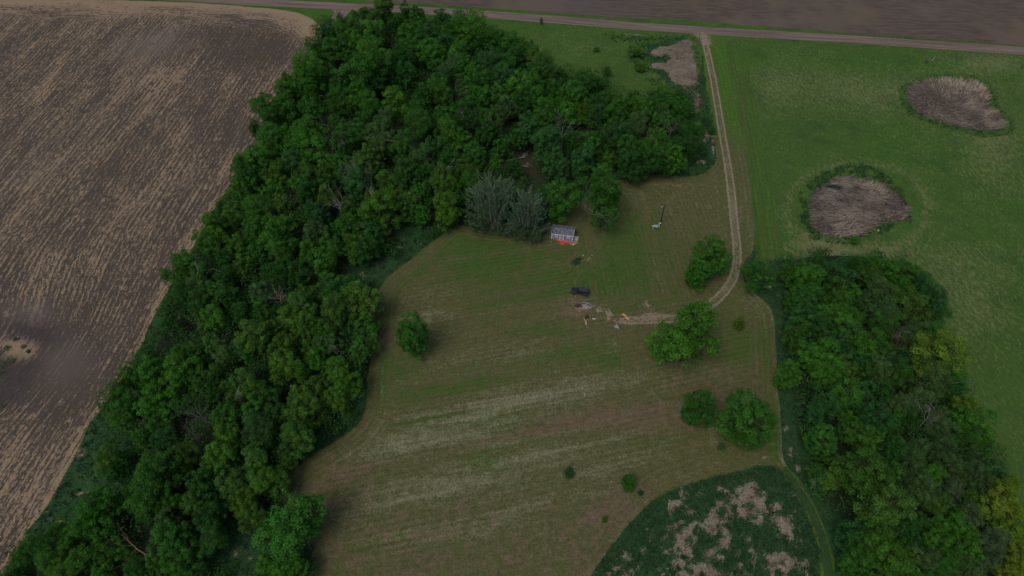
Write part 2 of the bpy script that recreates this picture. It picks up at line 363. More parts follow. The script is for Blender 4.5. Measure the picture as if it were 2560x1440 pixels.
def lawn_paint(X, Y, rut=None):
    PX, PY = pix(X, Y)
    G = lambda *a: gpx(PX, PY, *a)
    dB, _, _, tB, _ = seg_dist(X, Y, LAWN)
    dT, _, _, tT, _ = seg_dist(X, Y, TRACK, False)
    ca, sa_ = math.cos(STRIPE_A), math.sin(STRIPE_A)
    s1 = -X * sa_ + Y * ca; t1 = X * ca + Y * sa_
    bend = 6 * np.sin(t1 / 60.0); s1 = s1 + bend * .5
    s2 = X * math.cos(.09) + Y * math.sin(.09) + 40; t2 = Y
    up = (PX > 1430) & (PY < 740) & (PX < 1870)
    bl = dB < 6
    sa = np.where(bl, dB + 300, np.where(up, s2, s1)); ta = np.where(bl, tB, np.where(up, t2, t1))
    green = .24 + .55 * G(1220, 650, 150, 80) + .5 * G(1480, 700, 120, 50) + .4 * G(1190, 955, 190, 18, -13) + .5 * G(1430, 890, 110, 18, -8) + .5 * G(1225, 1170, 70, 45) + .6 * G(1530, 912, 45, 38) + .5 * G(1380, 830, 90, 25) + .6 * G(1850, 870, 60, 50) + .6 * G(1940, 1120, 30, 80) + .3 * G(1000, 920, 60, 60) + .3 * G(1200, 1060, 120, 30) + .4 * G(1560, 600, 60, 120) - .45 * sst(PY, 1030, 1300) - .2 * G(1050, 760, 110, 60) - .3 * G(1700, 500, 120, 60) - .3 * G(1700, 930, 150, 40)
    dry = -.02 + .35 * (fbm(X, Y, 9, 56) - .5) + .08 * sst(PY, 850, 1100) + .5 * G(1165, 893, 90, 22, -12) + .55 * G(1310, 880, 80, 22, -12) + .38 * G(1360, 985, 170, 16, -12) + .4 * G(1010, 1110, 130, 30, -15) + .35 * G(1050, 780, 120, 60) + .35 * G(1300, 1010, 260, 60) + .3 * G(1680, 500, 130, 60) + .3 * G(1600, 960, 170, 35) + .35 * G(1100, 1280, 260, 90) + .3 * G(1350, 1120, 250, 60) - .5 * G(1190, 955, 190, 16, -13) - .35 * G(1220, 650, 120, 60) - .4 * G(1480, 600, 90, 70) + .3 * G(1530, 860, 25, 30) + .45 * G(1890, 760, 30, 60, -30) + .35 * sst(dB, .7, .1) * (PY > 560)
    brown = .0 + .35 * (fbm(X, Y, 16, 55) - .5) + .6 * G(1540, 1045, 220, 35, -5) + .6 * G(1540, 1275, 70, 35) + .5 * G(850, 1190, 100, 40, -30) + .9 * G(960, 848, 42, 30) + .4 * G(1760, 950, 140, 45) + .35 * G(1250, 1100, 300, 20, -12) + .35 * sst(PY, 1040, 1350) + .3 * G(1480, 600, 40, 30) + .4 * G(1090, 690, 40, 12, -20) + .3 * G(1420, 760, 50, 60) + .6 * G(1450, 775, 60, 24) + .4 * G(1560, 800, 90, 20) + .35 * G(1660, 1060, 160, 50) + .4 * G(1220, 575, 70, 14)
    bare = .42 * G(1425, 745, 26, 18) + .42 * G(1442, 788, 50, 16) + .12 * G(1450, 765, 60, 20) + .7 * G(1463, 766, 30, 10) + .6 * G(1500, 775, 12, 10) + .85 * G(1523, 785, 14, 11, 20) + .55 * G(1550, 805, 26, 7) + .75 * G(1617, 760, 17, 16) + .75 * G(1640, 788, 60, 10) + .55 * G(1600, 800, 60, 8) + .6 * G(1470, 819, 14, 6) + .35 * G(1437, 642, 14, 6, -30) + .6 * G(1468, 648, 22, 8, -10) + .45 * G(1438, 668, 18, 5) + .95 * G(1433, 606, 10, 7) + .8 * G(1378, 594, 7, 12) + .6 * G(1405, 607, 35, 5) + .7 * G(1438, 592, 7, 12) + .5 * G(1537, 857, 10, 15) + .5 * G(1680, 760, 40, 8, -20) + .4 * G(1680, 1103, 60, 6) + .8 * G(1915, 1146, 20, 7, 15) + .55 * G(1508, 1272, 16, 8) + .45 * G(1800, 850, 45, 6, -10)
    idx = np.floor(sa / 1.35); pn = vnoise(ta, idx * 37.0, 24.0, 5) * .6 + vnoise(ta, np.floor(sa / 5.4) * 91.0, 38.0, 6) * .4; pm = vnoise(ta, idx * 53.0, 30.0, 9)
    dry = dry * (.35 + 1.3 * pn) + .42 * (pn - .5); green = green + .3 * (pm - .5); brown = brown + .3 * (.5 - pn) * (PY > 850)
    lush = .75 * ((PY < 420) & (PX > 1750)) * sst(420 - PY, 0, 120) + .5 * ((PX > 1960) & (PY > 1165))
    bare = bare - .12 + .25 * (fbm(X, Y, 9, 5) - .5)
    pth = ((PX > 1960) & (PY > 1165)); green = np.where(pth, 1.9, green); dry = np.where(pth, -.5 + .9 * sst(dB, .5, .1), dry); brown = np.where(pth, -1, brown); lush = np.where(pth, .1, lush); bare = np.where(pth, -1, bare)  # mown path: shade of the adjacent trees painted as deep green
    # wheel ruts of the track
    ro = 0.92 + .08 * (fbm(tT, tT * 0, 15, 2) - .5)
    fade = sst(tT, 0, 4); wob = sst(PY, 700, 800)
    rutm = np.exp(-((dT - ro) / (.38 + .25 * wob)) ** 2)
    bare = np.maximum(bare, (1.05 * rutm - .18 * wob - .12) * (dT < 2.4)); bare = np.maximum(bare, .75 * np.exp(-(dT / 3.5) ** 2) * (tT < 9) - 0)
    lush = lush * (1 - .8 * np.exp(-(dT / 1.5) ** 2)); dry = dry + .55 * np.exp(-(dT / 1.1) ** 2) + .3 * np.exp(-((dT - 4.2) / .35) ** 2) * (PY < 640)
    return dict(green=green, dry=dry, brown=brown, bare=bare, lush=lush, sa=sa, ta=ta)

# the big sheet
def meadow_paint(X, Y):
    PX, PY = pix(X, Y); vis = (Y > -20)
    G = lambda *a: np.where(vis, gpx(PX, PY, *a), 0)
    ring = lambda cx, cy, rx, ry, wd: np.where(vis, np.exp(-((np.hypot((PX - cx) / rx, (PY - cy) / ry) - 1) / wd) ** 2), 0)
    fl = .24 + .25 * (fbm(X, Y, 14, 61) - .5) + .35 * G(2150, 230, 260, 60) + .25 * G(2450, 300, 120, 130) + .5 * G(2060, 620, 130, 30) + .4 * ring(2145, 520, 175, 115, .08) + .3 * G(2440, 760, 110, 120) + .25 * G(2300, 650, 200, 50) + .3 * G(2500, 380, 70, 80) + .2 * G(1950, 200, 60, 80) + .15 * G(1450, 120, 120, 30) + .45 * G(2480, 160, 80, 20) - .25 * sst(PX, 1400, 900)
    lu = .25 + .6 * G(2330, 250, 200, 60) * 0 + .8 * G(2200, 160, 500, 20, 4) + .6 * G(2300, 380, 200, 60) + .7 * G(2250, 330, 50, 20) + .8 * G(1300, 55, 600, 15, 4) + .5 * G(2500, 560, 100, 120) + .5 * ring(2145, 520, 145, 100, .12) + .9 * (PY < 160) * (PX < 1300) + .5 * G(1960, 640, 60, 60)
    return dict(fleck=fl, lush=np.clip(lu, 0, 1))
big = []
gx = np.concatenate([[-2500, -1200, -600, -400], np.arange(-300, 301, 3.0), [400, 600, 1200, 2500]])
gy = np.concatenate([[-1500, -600, -200, -60], np.arange(0, 400, 3.0), [460, 600, 900, 1500, 3000]])
X, Y = np.meshgrid(gx, gy); ny, nx = X.shape; i, j = np.meshgrid(np.arange(ny - 1), np.arange(nx - 1), indexing='ij'); a = (i * nx + j).ravel()
ground = obj('ground', mesh_np('ground', np.stack([X.ravel(), Y.ravel(), X.ravel() * 0], 1), np.stack([a, a + 1, a + nx + 1, a + nx], 1), M_meadow, {k: ('POINT', v) for k, v in meadow_paint(X.ravel(), Y.ravel()).items()}))
tag(ground, kind='structure')

# ploughed field on the left
FE = [(553, 500), (480, 622), (400, 761), (362, 850), (322, 915), (262, 1010), (215, 1085), (172, 1170), (120, 1265), (75, 1325), (15, 1440), (-60, 1600)]
PF = curve([(-900, -120), (-300, -25), (0, -2), (250, 0), (480, 7), (620, 17), (700, 24), (748, 34), (780, 48), (800, 66), (803, 88), (795, 115), (770, 160), (725, 225), (672, 305), (640, 355), (600, 425)] + FE + [(-900, 1600)], True, 4, .5, 4)
FEW = curve([(803, 88), (795, 115), (725, 225), (600, 425)] + FE, False, 4)
HEAD = curve([(-900, -120), (-300, -25), (0, -2), (250, 0), (480, 7), (620, 17), (700, 24), (748, 34), (780, 48), (800, 66)], False, 4)
def plough_paint(X, Y):
    PX, PY = pix(X, Y); G = lambda *a: gpx(PX, PY, *a)
    fd = at(120, 1265); fu = at(553, 500); ang = math.atan2(fu[1] - fd[1], fu[0] - fd[0])
    s1 = -X * math.sin(ang) + Y * math.cos(ang); t1 = X * math.cos(ang) + Y * math.sin(ang)
    dH, _, _, tH, _ = seg_dist(X, Y, HEAD, False)
    hd = dH + 14 * (fbm(X, Y, 9, 77) - .5) < 13
    # contour swirl round the wet hollow lower left
    cx, cy = at(40, 860); r = np.hypot(X - cx, Y - cy)
    sa = np.where(hd, dH + 200, s1); ta = np.where(hd, tH, t1)
    sa = sa + 8 * np.exp(-(r / 20) ** 2)
    cover = .435 + .15 * sst(20 - dH, 0, 16) + .25 * sst(6 - dH, 0, 5) - .22 * G(150, 60, 250, 20) * 0 - .2 * G(650, 110, 120, 50) - .12 * G(560, 300, 90, 60) - .08 * G(330, 700, 90, 100) - .25 * G(120, 920, 150, 120) + .08 * G(60, 1240, 120, 120) + 0
    dF, _, _, _, _ = seg_dist(X, Y, FEW, False); cover += .2 * sst(2.5 - dF, 0, 2) * (PY > 480)
    cover = cover + .25 * G(770, 70, 22, 28, 40)
    haze = .75 * G(390, 110, 130, 55, -10) + .6 * G(230, 300, 160, 120, -30) * .6 + .75 * G(60, 780, 120, 45) + .4 * G(150, 950, 110, 110) + .45 * G(180, 900, 90, 60) + .35 * G(60, 420, 120, 80)  # soft wisps of mist over the field, painted into the soil colour
    wet = 1.0 * G(85, 832, 62, 26, 12) + .9 * G(40, 930, 60, 45) + .8 * G(20, 990, 30, 30) + .7 * G(-40, 900, 60, 80); wet = np.clip(wet * 1.3 * (.6 + .8 * fbm(X, Y, 5, 3)) * (1 - G(42, 872, 48, 26, 10)), 0, 1); cover = cover + .6 * G(42, 872, 48, 26, 10)
    return dict(cover=cover, haze=haze, wet=wet, sa=sa, ta=ta)
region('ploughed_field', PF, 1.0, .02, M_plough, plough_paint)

# far field beyond the road
FFL = curve([(800, -14), (900, 1), (1030, 9), (1200, 19), (1400, 33), (1560, 45), (1700, 50), (1780, 54), (1860, 63), (1960, 70), (2230, 90), (2560, 114), (2900, 138)], False, 4)
FF = np.concatenate([FFL, np.array([[420, 230.], [420, 700], [-420, 900], [-200, 330]])])
region('tilled_field', FF, 2.5, .02, M_far, lambda X, Y: dict(zip(('sa', 'ta'), (lambda d: (d[0], d[3]))(seg_dist(X, Y, FFL, False)))))

ROADC = resample(curve([(-900, -140), (-300, -60), (300, -16), (560, 0), (760, 12), (1000, 23), (1200, 36), (1400, 50), (1640, 69), (1960, 88), (2260, 107), (2560, 128), (3000, 160), (3600, 205)], False, 6), 1.0)
region('field_entrance', curve([(822, 14), (885, 20), (872, 34), (858, 50), (846, 66), (812, 66), (825, 48), (836, 34)], True, 6, .3), .6, .035, M_gravel, lambda X, Y: dict(sa=X, ta=Y * .5))
ribbon('road', ROADC, 5.6, 14, .045, M_gravel, lambda X, Y, o, L: dict(sa=o * 1.2 + 50, ta=L))
region('lawn', LAWN, .5, .03, M_lawn, lawn_paint)
def ribpaint(X, Y, o, L): return lawn_paint(X, Y)
ribbon('dirt_track', TRACK, 3.0, 12, .05, M_lawn, ribpaint)
def verge_paint(X, Y):
    d, _, _, t, _ = seg_dist(X, Y, TRACK, False)
    z = X * 0; return dict(green=z + .9, dry=z + .05, brown=z - .5, bare=z - 1, lush=z + .42 - .3 * (np.abs(d - 8.5) < .5), sa=d, ta=t)
region('mown_verge', curve([(1817, 102), (1850, 112), (1872, 180), (1893, 280), (1915, 400), (1935, 500), (1948, 580), (1952, 640), (1915, 665), (1887, 640), (1886, 600), (1882, 500), (1871, 400), (1841, 250), (1818, 130)], True, 5, .2), .6, .024, M_lawn, verge_paint)

# rough grass belts, marsh, reed beds, wood floor
WOODS_UP = curve([(800, 70), (830, 62), (900, 70), (1000, 60), (1100, 55), (1190, 55), (1215, 90), (1330, 120), (1400, 180), (1500, 215), (1600, 260), (1690, 240), (1740, 280), (1775, 330), (1760, 390), (1700, 430), (1600, 440), (1520, 450), (1450, 470), (1350, 560), (1150, 590), (1080, 600), (900, 690), (720, 740), (770, 720), (900, 720), (945, 770), (940, 850), (915, 960), (900, 1050), (780, 1130), (720, 1180), (730, 1290), (770, 1380), (760, 1500), (-40, 1560), (60, 1400), (160, 1340), (300, 1230), (260, 1060), (320, 960), (420, 800), (440, 700), (560, 530), (620, 430), (690, 320), (745, 200)], True, 4, .6, 21)
WOODS_R = curve([(1965, 660), (2100, 640), (2220, 660), (2310, 730), (2340, 810), (2385, 930), (2435, 1080), (2490, 1200), (2540, 1350), (2570, 1500), (2100, 1520), (2110, 1400), (2090, 1300), (2030, 1230), (2000, 1120), (1990, 980), (1960, 860), (1960, 760)], True, 4, .6, 22)
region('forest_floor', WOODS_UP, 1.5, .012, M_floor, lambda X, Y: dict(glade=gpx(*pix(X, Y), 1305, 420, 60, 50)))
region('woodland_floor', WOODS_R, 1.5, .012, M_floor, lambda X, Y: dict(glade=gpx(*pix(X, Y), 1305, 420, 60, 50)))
def spots(lst):
    def f(X, Y):
        PX, PY = pix(X, Y); s = X * 0 - .2 + .5 * (fbm(X, Y, 4, 12) - .5)
        for a in lst: s = s + 1.0 * gpx(PX, PY, *a)
        return dict(straw=s)
    return f
R_UP = curve([(1150, 566), (1100, 590), (1040, 638), (975, 688), (945, 730), (936, 775), (880, 720), (700, 750), (700, 690), (850, 650), (1000, 560), (1080, 545)], True, 5, .4, 31)
R_RW = curve([(1700, 235), (1745, 200), (1757, 120), (1745, 92), (1753, 92), (1762, 180), (1775, 260), (1785, 320), (1792, 392), (1776, 424), (1735, 443), (1640, 440), (1565, 450), (1430, 520), (1380, 500), (1470, 430), (1560, 400), (1690, 420), (1740, 350)], True, 5, .3, 32)
R_BELT = curve([(1890, 600), (1900, 640), (1990, 660), (2000, 760), (1990, 900), (2010, 1080), (2060, 1230), (2120, 1330), (2130, 1500), (2089, 1520), (2088, 1440), (2078, 1370), (2050, 1290), (2010, 1215), (1960, 1150), (1953, 1060), (1943, 950), (1939, 850), (1931, 780), (1905, 748), (1872, 720), (1858, 690), (1862, 650), (1884, 622)], True, 5, .3, 33)
R_FE = curve([(330, 905), (262, 1012), (213, 1088), (170, 1172), (118, 1268), (72, 1330), (10, 1445), (100, 1440), (300, 1300), (340, 1100), (380, 900), (480, 700), (560, 540), (545, 510), (478, 628), (398, 765), (360, 852)], True, 5, .7, 34)
R_BOT = curve([(560, 1290), (700, 1380), (780, 1350), (778, 1440), (700, 1600), (520, 1600), (500, 1400)], True, 5, .3, 35)
R_LOW = curve([(918, 960), (912, 1020), (895, 1060), (850, 1097), (790, 1134), (725, 1182), (680, 1180), (760, 1080), (850, 960)], True, 5, .3, 36)
sp_up = spots([(905, 690, 14, 12), (855, 690, 10, 6), (1000, 618, 14, 8), (930, 705, 7, 5), (1010, 600, 6, 4)])
region('rough_grass', R_UP, .7, .018, M_rough, sp_up)
region('rough_grass', R_RW, .7, .019, M_rough, spots([(1765, 340, 14, 22), (1755, 405, 25, 8), (1783, 370, 5, 40), (1745, 300, 12, 22), (1740, 250, 12, 40)]))
region('rough_grass', R_BELT, .7, .020, M_rough, spots([(1925, 718, 9, 5), (1945, 740, 6, 6), (1915, 700, 12, 4), (1965, 1070, 10, 15), (1975, 1130, 12, 20), (1995, 1170, 10, 16), (1950, 830, 4, 10)]))
region('rough_grass', R_FE, .7, .026, M_rough, spots([(205, 1235, 35, 14), (150, 1303, 45, 6, 5), (120, 1278, 8, 14, -40), (200, 1130, 20, 20), (300, 960, 10, 20, 30)]))
region('rough_grass', R_BOT, .7, .022, M_rough, spots([(590, 1385, 12, 12), (625, 1395, 14, 8)]))
region('rough_grass', R_LOW, .7, .023, M_rough, spots([(600, 700, 3, 3)]))
MARSH = curve([(1478, 1440), (1532, 1362), (1592, 1291), (1652, 1240), (1742, 1205), (1842, 1180), (1905, 1165), (1948, 1174), (1983, 1227), (2018, 1292), (2043, 1360), (2050, 1440), (2048, 1600), (1400, 1600)], True, 5, .15, 41)
MSPOT = [(1702, 1335, 28, 45, -20), (1690, 1262, 30, 14, -25), (1745, 1285, 35, 14, 35), (1885, 1215, 24, 14, 30), (1880, 1245, 22, 22, 40), (1900, 1265, 16, 20), (1800, 1220, 22, 8, 20), (1740, 1310, 14, 10), (1800, 1320, 50, 8, 30), (1870, 1345, 26, 12, 45), (1870, 1372, 22, 16), (1945, 1270, 14, 24), (1950, 1300, 10, 22, -20), (1980, 1340, 8, 26), (1925, 1400, 22, 30), (1720, 1380, 40, 14, 45), (1760, 1425, 60, 14, 20), (1650, 1425, 22, 20), (1605, 1365, 8, 22, -20), (1995, 1275, 14, 12, 30), (1970, 1420, 14, 26), (1720, 1440, 30, 10), (2010, 1420, 14, 20), (1665, 1340, 20, 8)]
def marsh_s(X, Y):
    PX, PY = pix(X, Y); u = X * .8 + Y * .6; v = -X * .6 + Y * .8; s = X * 0 + .27 + 1.1 * (fbm(u * .5, v, 2.6, 17) - .5) + .7 * (fbm(X, Y, 3.2, 14) - .5) + 1.1 * (fbm(X, Y, 1.0, 15, 2) - .5)
    for a in MSPOT: s = s + .34 * gpx(PX, PY, *a)
    s = s + .35 * (fbm(u * .35, v * 1.6, 1.6, 18) - .5); d = seg_dist(X, Y, MARSH)[0]
    return s - .35 * sst(3.5 - d, 0, 3)
region('marsh', MARSH, .5, .021, M_rough, lambda X, Y: dict(straw=marsh_s(X, Y)))
BED1 = curve([(2268, 240), (2275, 215), (2310, 201), (2360, 196), (2410, 200), (2445, 208), (2470, 235), (2470, 260), (2485, 280), (2510, 306), (2500, 320), (2470, 325), (2420, 320), (2360, 305), (2310, 290), (2280, 265)], True, 6, .4, 51)
BED2 = curve([(2022, 520), (2030, 480), (2060, 465), (2085, 445), (2130, 440), (2165, 452), (2200, 462), (2235, 478), (2260, 510), (2270, 545), (2235, 553), (2200, 560), (2170, 580), (2115, 592), (2075, 590), (2035, 575), (2024, 550)], True, 6, .5, 52)
RING2 = curve([(2001, 520), (2012, 465), (2060, 428), (2140, 412), (2205, 430), (2242, 465), (2272, 508), (2277, 548), (2245, 562), (2215, 586), (2150, 608), (2070, 612), (2028, 592), (2006, 560)], True, 6, 1.6, 53)
RING1 = curve([(2252, 250), (2262, 212), (2320, 188), (2400, 186), (2462, 198), (2490, 240), (2500, 270), (2530, 300), (2530, 330), (2470, 345), (2400, 330), (2300, 300), (2265, 280)], True, 6, .8, 54)
def pondpaint(X, Y):
    PX, PY = pix(X, Y); n = fbm(X, Y, 3, 4); wt = sst(gpx(PX, PY, 2085, 468, 26, 10) + gpx(PX, PY, 2170, 577, 30, 7) + gpx(PX, PY, 2140, 470, 12, 8) + .5 * gpx(PX, PY, 2160, 530, 10, 30, -40) + (n - .5), .45, .7)
    return dict(water=wt)
region('rough_grass', RING1, .7, .017, M_meadow, lambda X, Y: dict(fleck=X * 0 + .1, lush=X * 0 + .3))
region('pond_bed', BED1, .7, .028, M_reed, lambda X, Y: dict(water=X * 0))
region('pond', BED2, .6, .028, M_reed, pondpaint)
BED3 = curve([(1620, 115), (1650, 105), (1690, 95), (1722, 100), (1732, 130), (1742, 180), (1748, 240), (1762, 330), (1742, 335), (1718, 250), (1680, 215), (1640, 185), (1622, 150)], True, 6, .9, 55)
R3B = curve([(1515, 80), (1640, 92), (1725, 90), (1745, 120), (1755, 240), (1765, 300), (1740, 310), (1700, 240), (1610, 200), (1560, 130)], True, 5, .8, 56)
def reed3(X, Y):
    PX, PY = pix(X, Y); s = X * 0 - .22 + 1.1 * (fbm(X, Y, 4, 12) - .5)
    for a in ((1690, 128, 42, 24), (1727, 185, 20, 70), (1700, 190, 34, 30), (1742, 265, 14, 60), (1680, 165, 30, 20), (1645, 128, 22, 12), (1590, 86, 70, 4, 4), (1715, 112, 18, 14), (1640, 165, 16, 8)): s = s + .95 * gpx(PX, PY, *a)
    return s
region('rough_grass', BED3, .6, .014, M_rough, lambda X, Y: dict(straw=reed3(X, Y)))

# ---------------------------------------------------------------- foliage
def norm(a): return a / np.maximum(np.linalg.norm(a, axis=-1, keepdims=True), 1e-9)
def rdir(r, n): return norm(r.normal(size=(n, 3)))
def quads(P, Nn, size, r, asp=.62, T=None):
    t = norm(np.cross(Nn, rdir(r, len(P)))) if T is None else norm(T)
    b = norm(np.cross(Nn, t)); s = np.asarray(size)[:, None] * .5
    V = np.stack([P + t * s, P + b * s * asp, P - t * s, P - b * s * asp], 1).reshape(-1, 3)
    return V, np.arange(len(V)).reshape(-1, 4)
def leaf_material(merged=False):
    t = NT('leaves', .75); lv = t.attr('lv')
    oc = t.comb(t.attr('cr'), t.attr('cg'), t.attr('cb')) if merged else t.new('ShaderNodeObjectInfo').outputs['Color']
    p = t.new('ShaderNodeTexCoord').outputs['Object']; n = t.noise(p, .45, 2)
    k = t.math('MULTIPLY', lv, t.math('ADD', .75, t.math('MULTIPLY', n, .5)))
    c = t.mix(1.0, oc, t.comb(k, k, t.math('MULTIPLY', k, .95)), 'MULTIPLY')
    t.put(t.b.inputs['Base Color'], c); t.b.inputs['Specular IOR Level'].default_value = .12
    tr = t.new('ShaderNodeBsdfTranslucent'); t.put(tr.inputs['Color'], t.mix(1.0, c, (1.1, 1.25, .6), 'MULTIPLY'))
    mx = t.new('ShaderNodeMixShader'); mx.inputs[0].default_value = .42
    t.t.links.new(t.b.outputs[0], mx.inputs[1]); t.t.links.new(tr.outputs[0], mx.inputs[2])
    t.t.links.new(mx.outputs[0], t.n['Material Output'].inputs['Surface']); return t.m
M_leaf = leaf_material(); M_leaf_m = leaf_material(True)
M_bark = plain('bark', (.075, .058, .045), .9, .4, 2.0); M_dead = plain('weathered_dead_wood', (.24, .215, .205), .85, .3, 2.0)
M_redbark = plain('reddish_bark', (.13, .075, .05), .9, .3, 2.0)

def branchy(mb, r, p, d, L, rad, depth, up=.25, n=4, spread=.7):
    pts = [Vector(p)]; rr = [rad]; d = Vector(d).normalized(); k = 3
    for i in range(k):
        d = (d + Vector(r.normal(size=3)) * .16 + Vector((0, 0, up * .12))).normalized()
        pts.append(pts[-1] + d * L / k); rr.append(rad * (1 - .6 * (i + 1) / k))
    mb.tube(pts, rr, n, False)
    if depth:
        for q in range(3 if depth > 1 else 3):
            i = 1 + int(r.integers(0, k)); dd = (d + Vector(rdir(r, 1)[0]) * spread + Vector((0, 0, up * .3))).normalized()
            branchy(mb, r, pts[i], dd, L * (.5 + .25 * r.random()), rr[i] * .7, depth - 1, up, 3 if depth < 3 else n, spread)
ZC0, AZ0, R0 = 7.2, 6.0, 4.0
def make_tree(style, seed):
    r = np.random.default_rng(seed)
    P = dict(round=dict(nl=6, lr=(.46, .60), off=.55, rc=(.65, 1.05), cl=19, nlv=75, s=(.24, .40), vs=.85),
             broad=dict(nl=7, lr=(.38, .52), off=.70, rc=(.65, 1.1), cl=15, nlv=80, s=(.26, .42), vs=.75),
             loose=dict(nl=8, lr=(.28, .42), off=.78, rc=(.5, .9), cl=13, nlv=75, s=(.22, .38), vs=.8),
             soft=dict(nl=8, lr=(.34, .5), off=.66, rc=(.6, 1.0), cl=17, nlv=85, s=(.16, .28), vs=1.0),
             oval=dict(nl=8, lr=(.52, .64), off=.40, rc=(.5, .85), cl=28, nlv=70, s=(.24, .38), vs=.8))[style]
    lobes = []
    for i in range(P['nl']):
        a = 2 * math.pi * (i / P['nl'] + .12 * r.normal()); zz = -.62 + 1.25 * ((i * .618 + r.random() * .3) % 1)
        rad = P['off'] * math.sqrt(max(.1, 1 - zz * zz * .8)) * (.75 + .4 * r.random())
        lobes.append((np.array([math.cos(a) * rad * R0, math.sin(a) * rad * R0, ZC0 + zz * AZ0 * (.95 if style == 'oval' else .72)]), R0 * r.uniform(*P['lr'])))
    lobes.append((np.array([r.normal() * .4, r.normal() * .4, ZC0 + AZ0 * .55]), R0 * P['lr'][1] * .95))
    lobes.append((np.array([0, 0, ZC0 - .5]), R0 * .55))
    if style == 'oval': lobes += [(np.array([.8, -.9, 2.9]), R0 * .52), (np.array([-.9, .7, 2.9]), R0 * .52)]
    CV, CR, CD = [], [], []
    for c, lr in lobes:
        for _ in range(P['cl']):
            d = rdir(r, 1)[0]; d[2] = d[2] * .9 + .18; d /= np.linalg.norm(d)
            q = c + d * lr * np.array([1, 1, 1.25]) * (.82 + .22 * r.random())
            dd = min([np.linalg.norm((q - c2) / np.array([1, 1, 1.25])) / l2 for c2, l2 in lobes if c2 is not c])
            if dd < .62 or q[2] < (.7 if style == 'oval' else 1.3): continue
            CV.append(q); CR.append(r.uniform(*P['rc'])); CD.append(d)
    Vs, Ls, Ps = [], [], []
    for q, rc, d in zip(CV, CR, CD):
        n = int(P['nlv'] * (rc / .85) ** 2)
        e = rdir(r, n); e = norm(e + d * .35 + np.array([0, 0, .25]))
        pos = q + e * rc * (.55 + .5 * r.random((n, 1))) * np.array([1, 1, P['vs']])
        nn = norm(e * .9 + rdir(r, n) * .65 + np.array([0, 0, .3]))
        V, F = quads(pos, nn, r.uniform(*P['s'], n), r); Vs.append(V)
        Ls.append(np.clip(r.normal(1.0, .16, n), .55, 1.5) * r.uniform(.74, 1.26) * (.9 + .25 * np.clip(e[:, 2], 0, 1) * 0))
    # thin inner filling so that a crown is not hollow
    n = 900; e = rdir(r, n) * r.random((n, 1)) ** .5; pos = np.array([0, 0, ZC0 - .3]) + e * np.array([R0 * .62, R0 * .62, AZ0 * .72])
    V, F = quads(pos, rdir(r, n), r.uniform(.4, .6, n), r); Vs.append(V); Ls.append(np.full(n, .8))
    V = np.concatenate(Vs); F = np.arange(len(V)).reshape(-1, 4)
    crown = mesh_np('crown_' + style, V, F, M_leaf, {'lv': ('FACE', np.concatenate(Ls))})
    tb = MB(); tb.tube([(0, 0, -.2), (.08, .05, 1.5), (.1, -.1, 4), (0, 0, ZC0), (.1, 0, ZC0 + 3)], [.34, .26, .21, .13, .05], 8)
    for c, lr in lobes[:-1]:
        z0 = max(1.6, min(c[2] - 2.0, 6)); m = Vector((c[0] * .5, c[1] * .5, (z0 + c[2]) / 2 + .3))
        tb.tube([(c[0] * .02, c[1] * .02, z0), m, Vector(c)], [.13, .09, .05], 5, False)
        for k in range(4): branchy(tb, r, c, rdir(r, 1)[0] + np.array([0, 0, .4]), lr * .95, .035, 1, n=3)
    trunk = tb.mesh('trunk', M_bark, True)
    db = MB()
    for k in range(1):
        a = r.random() * 6.28; z = r.uniform(5, 11); d = Vector((math.cos(a), math.sin(a), .55))
        branchy(db, r, Vector((d.x * R0 * .3, d.y * R0 * .3, z)), d, 4.0, .075, 4, .3, 4, .8)
    return crown, trunk, db.mesh('dead_branches', M_dead)
PROTO = {st: [make_tree(st, 100 * k + i) for i in range(n)] for k, (st, n) in enumerate((('round', 5), ('broad', 4), ('loose', 4), ('soft', 4), ('oval', 2)))}

